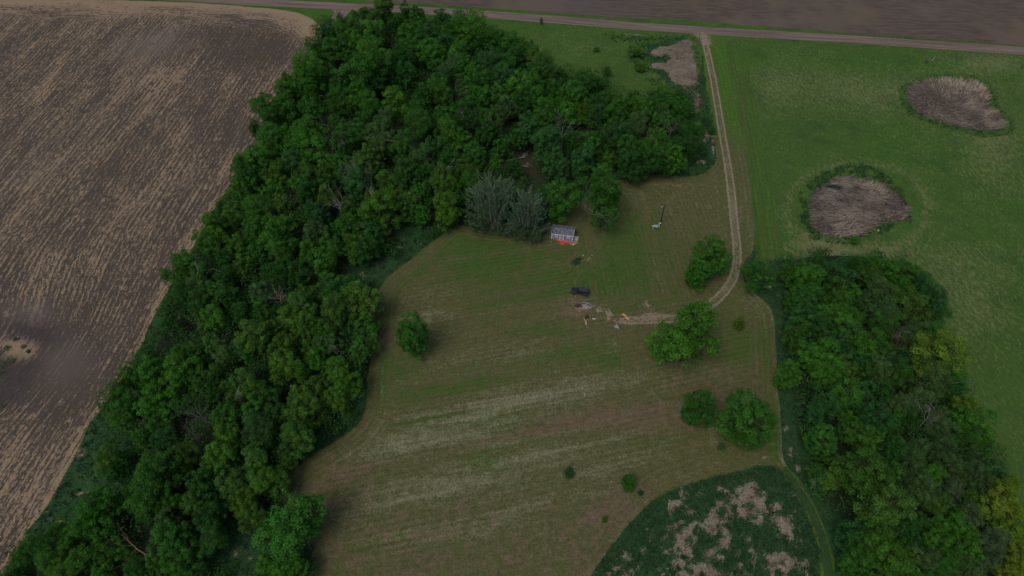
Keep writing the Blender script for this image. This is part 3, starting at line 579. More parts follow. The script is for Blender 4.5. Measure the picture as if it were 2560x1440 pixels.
TONE = {'g': (.048, .156, .022), 'b': (.060, .192, .022), 'y': (.074, .184, .020), 'o': (.068, .162, .026), 'd': (.036, .122, .022), 't': (.042, .138, .036),
        's': (.070, .150, .044), 'Y': (.125, .205, .022), 'S': (.098, .160, .066), 'p': (.052, .172, .024)}
TWORD = {'g': 'mid-green', 'b': 'bright green', 'y': 'yellowish green', 'o': 'olive green', 'd': 'dark green', 't': 'bluish green', 's': 'dull grey-green', 'Y': 'bright yellow-green', 'S': 'pale sage', 'p': 'fresh bright green'}
SWORD = {'round': 'round-crowned', 'broad': 'broad-crowned', 'loose': 'open-crowned', 'soft': 'feathery', 'oval': 'oval-crowned'}
USED = {}
def uniq(lbl, alts):
    if lbl not in USED: USED[lbl] = 1; return lbl
    for a in alts:
        if a not in USED: USED[a] = 1; return a
    return lbl
tr = random.Random(11)
LM = [('the field entrance', 845, 45), ('the roadside twin trees', 1030, 50), ('the meadow corner left of the reeds', 1330, 100), ('the clearing with fallen trunks', 1305, 420), ('the larger silver willow', 1235, 505),
      ('the shed', 1405, 585), ('the reeds by the driveway', 1700, 190), ('the crooked dead trunk', 823, 388), ('the whitish dead treetop', 905, 435), ('the thin pale dead trunk', 1406, 322), ('the leafless grey tree', 1678, 322),
      ('the pale forked dead tree', 708, 508), ('the grey leafless tree', 845, 512), ('the white-limbed dead tree', 687, 748), ('the grassy gap between both woods', 850, 690), ('the lone oval lawn tree', 1034, 842),
      ('the bare grey dead tree', 500, 1050), ('the reddish fallen tree', 500, 812), ('the brown fallen tree', 345, 1368), ('the mown strip beside the field', 150, 1303), ('the grassy clearing at the bottom', 600, 1390),
      ('the upper left corner of the wood', 780, 120), ('the dark deep hollow of the upper wood', 1045, 200), ('the track bend tree', 1892, 682), ('the compact lone tree', 1971, 937), ('the big yellow-green tree', 2344, 893),
      ('the bare brown dead tree', 2253, 857), ('the twiggy dead tree', 2312, 1052), ('the bend of the mown path', 1975, 1190), ('the small blackish bush', 2232, 664), ('the marsh', 2020, 1400), ('the lower right photo corner', 2560, 1440),
      ('the lower left photo corner', 0, 1440), ('the straight edge of the field', 600, 440), ('the curved lower edge of the lawn', 800, 1130), ('the right meadow where the belt bulges', 2480, 1130)]
SECT = ['right of', 'down-right of', 'below', 'down-left of', 'left of', 'up-left of', 'above', 'up-right of']
RANK = ['nearest crown', 'second crown', 'third crown', 'fourth crown', 'fifth crown', 'sixth crown', 'seventh crown', 'eighth crown', 'ninth crown']
def describe(items):           # items: (px, py, r, tone, style)
    out = {}; cells = {}
    for k, (px, py, r, tone, st) in enumerate(items):
        j = min(range(len(LM)), key=lambda q: math.hypot(px - LM[q][1], (py - LM[q][2]) * 1.25))
        d = math.hypot(px - LM[j][1], py - LM[j][2]); a = int(round(math.atan2(py - LM[j][2], px - LM[j][1]) / (math.pi / 4))) % 8
        cells.setdefault((j, a), []).append((d, k))
    for (j, a), lst in cells.items():
        for n, (d, k) in enumerate(sorted(lst)):
            px, py, r, tone, st = items[k]
            out[k] = '%s %s tree, %s %s %s' % (TWORD[tone], SWORD[st], RANK[n], SECT[a], LM[j][0])
    return out
TREES_POS = []; MERGE = []
def add_tree(px, py, rp, tone, style, label=None, group=None, dead=False, asp=None, rz=None, grow=1.20, name='tree', cat='tree', pv=None, merge=False):
    R = rp / pxm(px, py, 6) * grow
    asp = asp if asp else tr.uniform(1.32, 1.6) * (1.0 if R < 4.2 else .92)
    az = R * asp; zc = az * ZC0 / AZ0
    x, y = at(px, py, zc)
    sx = R / R0; sz = az / AZ0
    crown, trunk, db = PROTO[style][tr.randrange(len(PROTO[style])) if pv is None else pv]
    c = TONE[tone]; j = tr.uniform(.86, 1.16); hue = tr.uniform(-.08, .08); col = (c[0] * j * (1 + hue * 1.5), c[1] * j, c[2] * j)
    rot = tr.random() * 6.28 if rz is None else rz; kx, ky = sx * tr.uniform(.94, 1.06), sx * tr.uniform(.94, 1.06)
    TREES_POS.append((x, y, R))
    if merge: MERGE.append((crown, x, y, kx, ky, sz, rot, col)); return None
    t = thing(name, label, cat, (x, y, 0), rot, group)
    t.scale = (kx, ky, sz)
    cr = obj('crown', crown, t); cr.color = (*col, 1)
    obj('trunk', trunk, t)
    if dead: obj('dead_branches', db, t)
    return t
def merged_trees():
    Vs = []; Ls = []; Cs = [[], [], []]; r = np.random.default_rng(3); cache = {}
    for me, x, y, kx, ky, sz, rot, col in MERGE:
        if me.name not in cache:
            v = np.empty(len(me.vertices) * 3, np.float32); me.vertices.foreach_get('co', v); v = v.reshape(-1, 4, 3)
            l = np.empty(len(v), np.float32); me.attributes['lv'].data.foreach_get('value', l); cache[me.name] = (v, l)
        v, l = cache[me.name]; k = r.random(len(v)) < .55; v = v[k]; l = l[k]
        c = v.mean(1, keepdims=True); v = c + (v - c) * 1.35
        ca, sa = math.cos(rot), math.sin(rot); X = v[..., 0] * kx; Y = v[..., 1] * ky
        Vs.append(np.stack([x + X * ca - Y * sa, y + X * sa + Y * ca, v[..., 2] * sz], -1).reshape(-1, 3)); Ls.append(l)
        for q in range(3): Cs[q].append(np.full(len(l), col[q]))
    V = np.concatenate(Vs); A = {'lv': ('FACE', np.concatenate(Ls))}
    for q, n in enumerate(('cr', 'cg', 'cb')): A[n] = ('FACE', np.concatenate(Cs[q]))
    o = obj('woodland_understorey', mesh_np('understorey', V, np.arange(len(V)).reshape(-1, 4), M_leaf_m, A)); tag(o, 'smaller trees filling the woods between the large crowns', kind='stuff')

BIG = '''792,125,22,d,l 745,153,9,g,r 776,168,30,b,r 774,211,25,g,b 723,211,22,b,r 717,240,28,b,b 672,277,28,g,b 720,282,25,g,r 680,316,30,g,b 639,322,14,d,r 776,286,25,g,l 776,236,24,g,s
841,133,28,g,b 828,180,18,s,l* 843,215,30,g,l 897,110,25,b,r 860,100,22,g,r 941,142,34,b,b 916,185,42,g,b 958,195,25,o,l* 855,260,25,g,s 890,250,26,b,l 924,268,28,g,s 993,262,28,y,r 838,322,26,o,l* 960,318,30,s,s
888,333,30,g,l* 772,333,33,g,b 725,344,20,b,r 1010,150,22,d,r 1010,195,24,d,r 860,70,26,g,r 820,92,20,d,l 890,84,26,o,r 935,84,26,g,r 1000,70,20,d,l 1037,78,22,g,r 1028,100,28,b,b 1070,106,28,d,b 1032,126,26,g,r
1077,136,30,b,r 995,160,20,d,s 1145,72,22,g,s 1195,72,25,b,r 1182,94,26,b,b 1120,92,22,g,r 1120,120,22,t,r 1150,142,25,b,r 1205,114,25,d,l 1247,110,24,d,r 1285,124,26,g,r 1330,136,18,g,r 1330,158,26,o,b 1290,156,30,d,r
1222,160,32,t,s 1130,172,30,s,s 1172,184,24,g,r 1272,184,26,g,b 1335,190,26,d,r 1380,197,28,d,r 1155,225,20,s,l* 1197,207,26,g,r 1260,206,26,t,r 1205,243,28,b,l 1250,232,24,g,r 1305,222,30,b,r 1337,243,25,g,r
1260,276,28,s,l* 1098,232,26,g,r 1055,240,24,d,l 1042,288,26,g,r 1105,296,22,b,l 1052,314,30,g,s 1160,295,28,d,s* 1115,330,20,b,r 1222,302,26,g,l* 1360,292,28,g,r 1322,328,25,t,r 1331,215,26,b,l 1432,243,28,g,r
1387,238,26,g,s 1485,220,30,d,b 1402,262,20,b,l 1470,280,20,y,l 1444,294,18,y,l 1414,286,22,b,r 1372,300,22,s,l* 1489,270,28,t,s 1532,264,26,o,b 1582,256,20,g,r 1543,290,24,g,r 1597,282,26,b,b 1657,264,28,g,r
1695,284,24,g,r 1650,302,26,g,b 1695,244,16,d,l 1645,238,16,g,l 1723,300,8,g,l 1595,322,30,s,s* 1729,337,26,d,s 1642,348,18,b,r 1481,361,23,g,r 1520,354,28,d,r 1519,402,17,b,r 1432,355,22,d,s 1376,365,34,t,b 1455,401,24,t,r
1391,418,26,t,r 1337,336,20,b,s 1564,378,28,d,r 1582,414,26,d,b 1620,408,26,d,r 1654,380,28,g,b* 1686,399,22,b,r 1714,372,26,d,s 1612,374,24,g,s 1655,412,20,d,r 1348,262,22,g,r 1305,262,24,d,r 1565,338,24,d,s
772,369,38,b,b 725,362,22,b,r 684,350,26,g,r 665,390,16,g,l 641,412,32,g,b 603,410,18,d,r 691,436,26,y,l 600,463,24,g,r 630,449,24,g,r 729,412,28,t,s 772,434,20,o,s 750,461,28,g,r 682,481,24,b,l 817,416,22,o,r
850,424,22,g,r 850,376,28,d,r 862,444,22,t,r 894,463,32,t,r* 910,416,28,o,l* 930,386,26,o,r 970,363,24,s,l 1010,367,30,g,s* 967,457,22,y,r 930,498,20,y,r 1010,440,26,d,r 1004,482,20,y,r 813,502,26,y,l* 877,515,20,y,r
775,487,24,d,r 716,517,24,o,l* 640,532,34,g,s 609,502,18,g,r 579,538,22,o,r 790,541,26,t,b 750,545,18,o,l 950,528,38,y,b* 924,554,26,y,r 878,562,26,y,l 847,572,16,g,r 1010,519,22,o,r 1037,508,24,y,r 691,573,26,g,b
644,577,26,g,r 794,584,22,s,s 1055,395,26,s,s 1127,344,26,b,r 1185,388,22,g,r 1257,372,18,g,l 1240,412,15,b,r 1115,404,24,g,s 1157,428,20,o,s 1095,447,28,o,l* 1115,474,24,y,r 1117,522,28,y,b 1180,466,26,g,r 1055,542,18,b,r
1080,372,26,d,r 1050,440,22,d,l 1155,365,22,g,r 1210,340,22,d,r 1290,350,20,d,l 1060,486,20,g,l 1150,500,20,d,r 815,455,22,d,r 1445,467,14,d,r 1452,425,16,g,r 1287,420,18,d,l
558,524,14,d,r 586,540,20,g,s 533,571,26,b,b 519,612,28,g,b 562,611,22,o,r 602,611,22,b,l 650,590,24,g,s 697,594,34,b,b 706,632,26,g,s 605,661,24,y,l 478,669,30,g,b 420,689,15,g,l 455,690,22,g,s 522,689,16,b,r
492,717,26,s,s* 505,766,28,d,r 570,694,24,d,s* 550,738,24,o,r 575,752,24,d,r 686,694,26,d,s 642,738,28,s,l* 650,782,26,g,l* 533,800,28,b,r 786,594,22,s,s 776,636,24,g,r 833,622,26,g,r 810,664,24,g,r 880,611,22,y,l
886,641,16,y,l 872,567,22,d,r 936,583,26,t,r 918,624,26,d,r 747,690,24,d,r 560,650,20,d,s 645,640,20,d,r 600,790,24,d,s 460,740,22,d,s
755,744,24,y,l* 785,740,20,y,r 832,728,30,g,r 883,722,24,d,r 907,757,38,o,b 839,794,34,o,r 762,769,28,o,b 730,802,28,y,b 680,822,22,o,l 630,849,36,o,r 710,857,26,y,r 767,822,24,o,r 815,835,24,g,s 825,863,28,s,l* 789,888,26,y,r
920,820,22,g,r 912,862,26,g,l* 898,892,22,g,r 483,882,18,b,r 450,880,16,g,l 533,871,24,o,r 575,886,26,s,l* 417,775,18,s,l* 425,812,20,d,l* 880,832,20,d,r
446,903,24,g,r 454,934,36,b,b 339,946,28,g,r 386,936,30,b,b 296,975,28,g,s 280,1014,22,g,s* 325,1018,30,g,l 392,1006,34,b,b* 302,1055,24,o,s 397,1071,26,g,l* 352,1104,22,g,s 415,1106,26,t,s 487,893,24,g,b 610,875,22,g,r 536,938,20,o,s 610,965,34,o,r* 659,987,32,g,r
569,975,22,o,l 720,920,30,y,r 786,903,26,b,l* 843,932,28,y,r 864,963,30,y,b 836,1008,26,y,r 741,985,24,y,l 761,1036,38,o,r 747,1098,34,o,b 716,1145,26,o,l 561,1047,24,g,r 647,1073,34,s,s 626,1030,24,b,r 569,1090,26,y,b 548,1145,32,y,r 655,1115,24,d,r
462,1140,30,o,s 374,1165,26,g,b 395,1192,40,g,b 272,1150,28,o,s 295,1180,22,d,l 642,1158,34,o,b 679,1206,32,y,b 585,1206,32,o,r 610,1252,28,y,r 634,1292,28,o,r 499,1204,24,d,r 375,1251,38,g,b 425,1262,26,g,r 323,1240,22,g,s 483,1260,26,o,r 520,1240,24,d,r
249,1268,36,b,b 232,1313,34,b,b 222,1400,36,b,b 292,1382,26,b,r 410,1309,28,s,l* 425,1354,36,g,r* 470,1335,26,g,r 536,1292,32,d,r 528,1350,32,d,s 462,1405,34,g,r 151,1331,26,b,l 99,1362,30,g,s 132,1409,32,b,s 59,1397,26,g,s 180,1370,26,b,b
340,1425,28,d,s 395,1410,24,g,r 500,1440,26,d,r 180,1440,30,o,r 260,1450,26,b,r 30,1445,24,g,s 470,1010,22,d,s 520,990,24,d,r 690,1040,22,d,r 800,960,22,o,r 480,960,20,d,r 690,890,20,o,r'''
BELT = '''1975,687,22,g,r 2040,669,24,d,s 2004,683,22,g,r 2027,708,34,b,b 2077,699,32,t,r 2115,706,22,t,r 2136,674,24,d,s 2172,667,24,b,s 2167,692,26,o,s 2206,687,26,g,b 2262,694,30,g,b 2299,717,28,t,s 2324,748,28,t,s 2335,782,28,t,s
2199,739,36,s,s 2166,760,24,s,s 2201,789,32,s,s 2267,771,38,o,r 2258,721,24,b,l 2312,789,24,o,l* 1995,753,28,g,r 2027,751,28,t,r 2081,737,30,g,r 2122,744,22,b,r 2099,769,30,o,b 2004,796,26,t,r 2038,805,28,t,r 2077,805,32,b,b 2117,807,28,b,b
2138,785,22,d,r 1991,841,30,g,r 2059,850,28,d,r 2108,846,28,t,r 2167,866,34,b,b 2213,830,32,g,s 2285,846,30,s,s* 2324,841,26,b,s 2050,896,36,b,b 2104,882,24,t,r 2054,934,28,b,r 2111,925,28,o,r 2147,905,22,t,r 2213,887,24,s,s 2253,900,26,t,s
2344,893,50,Y,r 2201,932,30,s,s 2240,943,28,g,s 2319,937,42,s,s* 2382,948,26,g,s 2167,927,24,d,r 2093,964,22,g,r
2109,989,34,g,r 2045,1020,34,t,l 2157,983,22,t,r 2160,1020,24,t,r 2177,1047,34,t,r 2113,1044,20,b,l 2051,1103,32,g,o 2140,1090,28,o,r 2171,1102,26,b,r 2104,1084,20,d,r 2232,1052,26,g,s 2273,1057,24,d,s 2245,1017,28,s,s 2290,1000,26,s,s 2198,976,26,d,s
2330,972,28,s,l* 2358,969,24,d,s* 2341,1044,24,s,s* 2348,1081,28,s,s 2385,1057,20,g,r 2409,1017,26,Y,r 2433,1064,34,b,b 2416,1102,28,g,s 2456,1122,20,d,s 2422,1143,24,s,l* 2487,1190,24,t,r 2279,1129,32,s,s 2351,1132,32,s,s 2232,1122,24,d,s
2324,1190,26,b,s 2276,1190,30,s,s 2296,1228,32,s,s 2382,1183,28,s,s 2433,1200,34,s,s 2375,1224,26,S,s 2341,1265,28,o,s 2416,1292,28,S,s 2140,1183,50,o,r 2085,1192,34,o,b 2044,1197,28,g,l* 2186,1190,32,o,b 2220,1183,22,b,r 2198,1275,50,o,r
2168,1294,30,g,r 2225,1248,28,o,b 2184,1320,32,g,r 2126,1337,26,t,r 2160,1375,32,g,s 2207,1394,44,y,b 2130,1401,32,g,r 2259,1388,24,y,l 2265,1435,30,y,l 2324,1320,18,b,b 2382,1313,30,b,b 2412,1343,24,b,b 2344,1360,30,b,b 2420,1377,26,b,b 2371,1391,24,g,s
2474,1354,32,S,s 2470,1390,32,S,s 2484,1245,40,Y,b 2470,1276,28,Y,b 2422,1252,24,o,s 2511,1224,26,Y,b 2511,1292,28,Y,b 2511,1333,30,Y,b 2527,1374,30,Y,b 2531,1425,34,Y,b 2556,1337,22,t,r 2269,1354,24,d,s 2320,1405,28,s,s* 2354,1430,28,g,s 2420,1430,26,s,s 2280,1300,24,d,s 2150,1450,30,g,r 2250,1330,22,d,s'''
SM = {'r': 'round', 'b': 'broad', 'l': 'loose', 's': 'soft', 'o': 'oval'}
def parse(txt, g):
    out = []
    for k in txt.split():
        a = k.rstrip('*').split(','); out.append([float(a[0]), float(a[1]), float(a[2]), a[3], SM[a[4]], k.endswith('*'), g])
    return out
CROWNS = parse(BIG, 'crowded trees of the wood left of the lawn') + parse(BELT, 'crowded trees of the belt right of the lawn')
NTHINGS = 268
order = sorted(range(len(CROWNS)), key=lambda k: (not CROWNS[k][5], -CROWNS[k][2] - (30 if CROWNS[k][3] in 'yYS' else 0)))
keep = sorted(order[:NTHINGS]); rest = sorted(order[NTHINGS:])
LBL = describe([CROWNS[k][:5] for k in keep])
for n_, k in enumerate(keep): c = CROWNS[k]; add_tree(c[0], c[1], c[2], c[3], c[4], LBL[n_], c[6], c[5])
for k in rest: c = CROWNS[k]; add_tree(c[0], c[1], c[2], c[3], c[4], merge=True, grow=1.3)
merged_trees()

def solo(*a, **k): return add_tree(*a, grow=1.17, **k)
solo(1034, 841, 34, 'p', 'oval', label='lone oval bright green tree on the left side of the lawn', asp=1.75, pv=0)
solo(1777, 643, 41, 'b', 'oval', label='rounded green tree beside the track, right and rear of a touching pair', asp=1.12, pv=1)
solo(1747, 688, 29, 'b', 'oval', label='smaller green tree at front left of the pair beside the track', asp=1.2, pv=0)
solo(1718, 842, 62, 'b', 'broad', label='big many-lobed green tree standing over the end of the dirt track', asp=1.15, pv=0, rz=.6)
solo(1750, 1022, 40, 'g', 'oval', label='darker left tree of the pair near the lawn\'s right edge', asp=1.1, pv=1)
solo(1862, 1048, 56, 'g', 'oval', label='large dense right tree of the pair near the lawn\'s right edge', asp=1.15, pv=0)
solo(1892, 682, 34, 'g', 'loose', label='green tree right of the track bend at the meadow corner', asp=1.35, pv=0)
solo(732, 1318, 64, 'p', 'broad', label='big bright green three-lobed tree at the lower left lawn edge', asp=1.15, pv=2, rz=.3)
solo(671, 1418, 26, 'b', 'broad', label='bright green treetop at the bottom edge, left of its neighbour', asp=1.2)
solo(728, 1432, 32, 'b', 'broad', label='bright green treetop at the bottom edge beside the lawn', asp=1.2)
solo(1971, 937, 29, 'b', 'oval', label='compact bright green tree standing alone before the right-hand belt', asp=1.15, pv=1)
solo(1400, 500, 38, 'p', 'round', label='bright green tree just behind the shed, beside the silver willows', asp=1.35, pv=0)
solo(1512, 492, 50, 'g', 'loose', label='tall open-crowned tree with bare trunk, right of the shed', asp=1.42, pv=1, dead=True)
solo(1500, 455, 26, 'b', 'broad', label='bright bushy tree behind the tall open-crowned tree right of the shed')
solo(958, 34, 26, 'o', 'broad', label='tallest tree standing in front of the gravel road', asp=1.6, pv=1, group='trees along the gravel road')
solo(1016, 38, 17, 'g', 'broad', label='slim upright tree of a close twin by the road, left one', asp=1.7, pv=2, group='trees along the gravel road')
solo(1043, 42, 16, 'g', 'broad', label='slim upright tree of a close twin by the road, right one', asp=1.6, pv=3, group='trees along the gravel road')
solo(1106, 44, 19, 't', 'round', label='rounded bluish green tree by the gravel road, rightmost of the row', asp=1.2, pv=1, group='trees along the gravel road')
solo(908, 30, 12, 'd', 'round', label='low dark shrub nearest the field entrance by the road', asp=.9, name='shrub', cat='shrub')
solo(886, 33, 9, 'd', 'loose', label='small scrubby bush beside the field entrance gravel', asp=.9, name='shrub', cat='shrub')
solo(1352, 52, 4.5, 'S', 'loose', label='thin young tree at the roadside above the grass meadow', asp=2.0, name='sapling', cat='sapling')
solo(1848, 808, 12, 'Y', 'oval', label='small yellow-green sapling right of the big tree on the lawn', asp=1.5, name='sapling', cat='sapling')
solo(1422, 1183, 13, 't', 'soft', label='dark bluish bush alone low in the middle of the lawn', asp=.8, name='shrub', cat='shrub')
solo(1572, 1208, 18, 'p', 'oval', label='small bright green tree in the lower lawn above the marsh', asp=1.2, name='sapling', cat='sapling')
solo(1601, 1232, 7, 't', 'soft', label='tiny plant just right of the small bright lower lawn tree', asp=.8, name='shrub', cat='shrub')
solo(1513, 1301, 8, 'b', 'loose', label='tiny bright sapling at the lower edge of the lawn', asp=1.2, name='sapling', cat='sapling')
solo(1806, 1119, 10, 'S', 'soft', label='small grey-green bush below the pair of trees on the lawn', asp=.9, name='shrub', cat='shrub')
solo(2136, 600, 11, 'b', 'round', label='green bush at the lower rim of the nearer dry pond', asp=.8, name='shrub', cat='shrub')
solo(2232, 664, 7, 'd', 'soft', label='small blackish bush in the meadow just above the right-hand belt', asp=.9, name='shrub', cat='shrub').children[0].color = (.03, .022, .012, 1)
solo(1751, 318, 7, 'g', 'loose', label='spindly green bush growing from the pale straw beside the driveway', asp=1.4, name='shrub', cat='shrub')
solo(1490, 122, 8, 'b', 'loose', label='light green bush in the grass meadow left of the reeds', asp=.9, name='shrub', cat='shrub')
solo(1516, 178, 12, 'g', 'loose', label='low green bush in the meadow just above the upper wood', asp=.8, name='shrub', cat='shrub')
solo(1590, 128, 18, 'o', 'loose', label='low olive scrub beside the left edge of the reeds', asp=.6, name='shrub', cat='shrub')
solo(1600, 168, 14, 'g', 'loose', label='low green scrub below the olive one beside the reeds', asp=.6, name='shrub', cat='shrub')

# ---- silver willows
M_silver = M_leaf
def willow(px, py_base, Hh, Rr, seed, label):
    r = np.random.default_rng(seed); x, y = at(px, py_base, 0)
    t = thing('silver_willow', label, 'tree', (x, y, 0), 0, 'silver-leaved willows by the shed')
    tb = MB(); Vs = []; Ls = []
    nst = 34
    for i in range(nst):
        a = 2.4 * i + r.normal() * .2; f = (i + .5) / nst; sp = math.sqrt(f)
        top = Vector((math.cos(a) * Rr * sp * .92, math.sin(a) * Rr * sp * .92, Hh * (1 - .62 * f * f) * r.uniform(.84, 1.02) - (f > .55) * Hh * .17 * (i % 3)))
        base = Vector((math.cos(a) * .3, math.sin(a) * .3, .1)); k1 = base.lerp(top, .35) + Vector((0, 0, -Hh * .05)) + Vector((math.cos(a), math.sin(a), 0)) * Rr * .08; k2 = base.lerp(top, .7) + Vector((0, 0, -Hh * .01))
        pts = [base, k1, k2, top]; tb.tube(pts, [.2, .14, .08, .03], 5, False)
        D = np.array((top - k1).normalized())
        for q in range(22):
            u = r.random() ** .85; seg = (u * 2.4 + .6); i0 = min(2, int(seg)); fr = seg - i0
            c = np.array(pts[i0].lerp(pts[i0 + 1], fr)) + r.normal(size=3) * np.array([.8, .8, .6]) * (1.5 - .6 * u) * (Rr / 7)
            if c[2] < .8: continue
            out = norm(np.array([c[0], c[1], 0.0])) * .5 + D * .3 + np.array([0, 0, .5]); out = norm(out + r.normal(size=3) * .18)
            if q % 4 == 0: tb.tube([Vector(c - out * .8), Vector(c + out * .9)], [.03, .012], 3, False)
            n = 60; w = r.random((n, 1)); e = rdir(r, n)
            pos = c + out * (w * 1.9 - .6) + e * (.62 - .38 * w) * r.random((n, 1)) ** .4
            nn = norm(e + rdir(r, n) * .6); V, F = quads(pos, nn, r.uniform(.28, .46, n), r, .34, out + rdir(r, n) * .5); Vs.append(V)
            Ls.append(np.clip(r.normal(1, .2, n), .5, 1.6) * r.uniform(.8, 1.2))
    V = np.concatenate(Vs)
    cr = obj('crown', mesh_np('willow_crown', V, np.arange(len(V)).reshape(-1, 4), M_leaf, {'lv': ('FACE', np.concatenate(Ls))}), t); cr.color = (.112, .185, .112, 1)
    obj('trunk', tb.mesh('willow_trunk', M_dead, True), t)
willow(1232, 566, 17.5, 8.4, 5, 'larger left silver-leaved willow with pale limbs, left of the shed')
willow(1320, 590, 15.5, 5.8, 6, 'smaller right silver-leaved willow standing next to the shed')

# ---- dead trees
M_gdead = plain('grey_dead_wood', (.15, .13, .12), .9, .3, 2.0)
def dead_tree(px, py, hgt, seed, label, lean=(0, 0), rad=.16, mat=None, name='dead_tree'):
    x, y = at(px, py, hgt * .55); r = np.random.default_rng(seed)
    mb = MB(); t0 = Vector((0, 0, -.2)); top = Vector((lean[0], lean[1], hgt * .6)); mb.tube([t0, top * .5, top], [rad, rad * .8, rad * .55], 6, False)
    for k in range(6):
        u = .45 + .55 * r.random(); a = r.random() * 6.28
        branchy(mb, r, top * u, Vector((math.cos(a) * .7, math.sin(a) * .7, .8)), hgt * .36, rad * .42, 3, .3, 4, .7)
    o = obj(name, mb.mesh('dead_tree', mat or M_dead, True), None, (x, y, 0)); tag(o, label, 'dead tree'); return o
dead_tree(503, 1040, 11, 1, 'bare grey dead tree in the lower left wood', rad=.13, mat=M_gdead)
dead_tree(474, 1088, 9, 2, 'second bare grey dead tree just below the first, lower left wood', rad=.11, mat=M_gdead)
dead_tree(2253, 858, 11, 3, 'bare brown dead tree left of the yellow tree in the right belt', mat=M_redbark)
dead_tree(1678, 322, 11, 4, 'leafless grey tree at the right end of the upper wood')
dead_tree(1406, 322, 13, 5, 'thin pale dead trunk in the upper wood above the silver willows', rad=.12)
dead_tree(687, 748, 10, 6, 'white-limbed dead tree facing the gap between the woods', (1.5, .5))
dead_tree(845, 512, 12, 7, 'grey leafless tree in the wood left of the willows', (.6, 0), .2)
dead_tree(708, 508, 11, 8, 'pale forked dead tree near the middle of the left wood')
dead_tree(2312, 1052, 9, 9, 'twiggy grey dead tree in the middle of the right belt')
dead_tree(823, 388, 12, 10, 'crooked pale dead trunk in the middle of the upper wood', (1.2, -.5), .2)
dead_tree(905, 435, 12, 12, 'whitish dead treetop rising through the middle of the big wood')
dead_tree(1530, 348 - 8, 9, 13, 'short grey dead stem in the right part of the upper wood', rad=.1)
def fallen(px, py, L, rz, seed, label, z=.6, mat=None):
    x, y = at(px, py, z); r = np.random.default_rng(seed); mb = MB()
    mb.tube([(-L / 2, 0, .15), (0, .3, .35), (L / 2, 0, .6)], [.2, .15, .07], 6)
    for k in range(4): branchy(mb, r, Vector((L * (k / 8.0), .2, .4)), Vector((.8, r.normal() * .8, .25)), L * .35, .07, 2, .2, 4, .7)
    o = obj('fallen_tree', mb.mesh('fallen', mat or M_redbark, True), None, (x, y, z - .5)); o.rotation_euler = (0, 0, rz); tag(o, label, 'fallen tree')
fallen(345, 1368, 9, 2.6, 3, 'fallen brown tree with forked branches in the lower left wood', 5.5)
fallen(1290, 397, 6, .2, 4, 'pale fallen trunk on the bare floor of the clearing', .6, M_dead)
fallen(1302, 414, 5, -.3, 5, 'second pale fallen trunk in the clearing above the willows', .6, M_dead)
fallen(500, 812, 7, 1.9, 6, 'reddish fallen tree at the field side of the left wood', 3)

# ---- undergrowth between the trunks (uncountable)
def leaf_clumps(name, pts, rad, n, size, color, kind='stuff', label=None, z0=.5):
    r = np.random.default_rng(len(pts)); Vs = []; Ls = []
    for (x, y), R_ in zip(pts, rad):
        e = norm(rdir(r, n) + np.array([0, 0, .5])); pos = np.array([x, y, R_ * z0]) + e * R_ * (.6 + .45 * r.random((n, 1))) * np.array([1, 1, .9])
        V, F = quads(pos, norm(e + rdir(r, n) * .7), r.uniform(*size, n), r); Vs.append(V); Ls.append(r.uniform(.7, 1.2, n) * r.uniform(.75, 1.2))
    V = np.concatenate(Vs); o = obj(name, mesh_np(name, V, np.arange(len(V)).reshape(-1, 4), M_leaf, {'lv': ('FACE', np.concatenate(Ls))}))
    o.color = (*color, 1); tag(o, label, kind=kind); return o
def scatter(Q, dens, seed, cond=None):
    r = np.random.default_rng(seed); x0, y0 = Q.min(0); x1, y1 = Q.max(0); n = int((x1 - x0) * (y1 - y0) * dens)
    X = r.uniform(x0, x1, n); Y = r.uniform(y0, y1, n); k = inside(X, Y, Q)
    if cond is not None: k &= cond(X, Y)
    return X[k], Y[k]
def notglade(X, Y):
    PX, PY = pix(X, Y); return (gpx(PX, PY, 1305, 420, 55, 45) < .45) & (gpx(PX, PY, 850, 705, 110, 42) < .4) & (PY < 1500) & (PX > -60) & (PX < 2620) & ((PX - 640) ** 2 / 90 ** 2 + (PY - 1400) ** 2 / 60 ** 2 > 1) & (fbm(X, Y, 8, 44) > .40)
X, Y = scatter(WOODS_UP, .12, 1, notglade); ru = np.random.default_rng(2)
leaf_clumps('undergrowth', list(zip(X, Y)), ru.uniform(1.3, 3.3, len(X)), 150, (.35, .6), (.040, .110, .024), label='low bushy undergrowth filling the wood left of the lawn', z0=1.0)
X, Y = scatter(WOODS_R, .12, 3, notglade)
leaf_clumps('undergrowth', list(zip(X, Y)), ru.uniform(1.3, 3.3, len(X)), 150, (.35, .6), (.040, .112, .030), label='low bushy undergrowth filling the right-hand tree belt', z0=1.0)

# ---- tall grass tufts and straw (uncountable)
def blades(X, Y, Hh, W, lean, r, dirs=None, z0=0.0, flat=False):
    n = len(X); a = r.uniform(0, 2 * np.pi, n) if dirs is None else dirs; d = np.stack([np.cos(a), np.sin(a), 0 * a], 1); s = np.stack([-d[:, 1], d[:, 0], 0 * a], 1)
    b = np.stack([X, Y, np.full(n, z0)], 1); L = lean[:, None]; hh = Hh[:, None]; w_ = W[:, None]
    m = b + d * L * .45 + np.array([0, 0, 1]) * hh * .62; t = b + d * L + np.array([0, 0, 1]) * hh
    V = np.stack([b - s * w_, b + s * w_, m + s * w_ * .8, m - s * w_ * .8, m - s * w_ * .8, m + s * w_ * .8, t + s * w_ * .2, t - s * w_ * .2], 1).reshape(-1, 3)
    return V, np.arange(len(V)).reshape(-1, 4)
def blade_material(name, a, b):
    t = NT(name, .8); lv = t.attr('lv'); return t.done(t.mix(t.ss(lv, .1, .9), a, b))
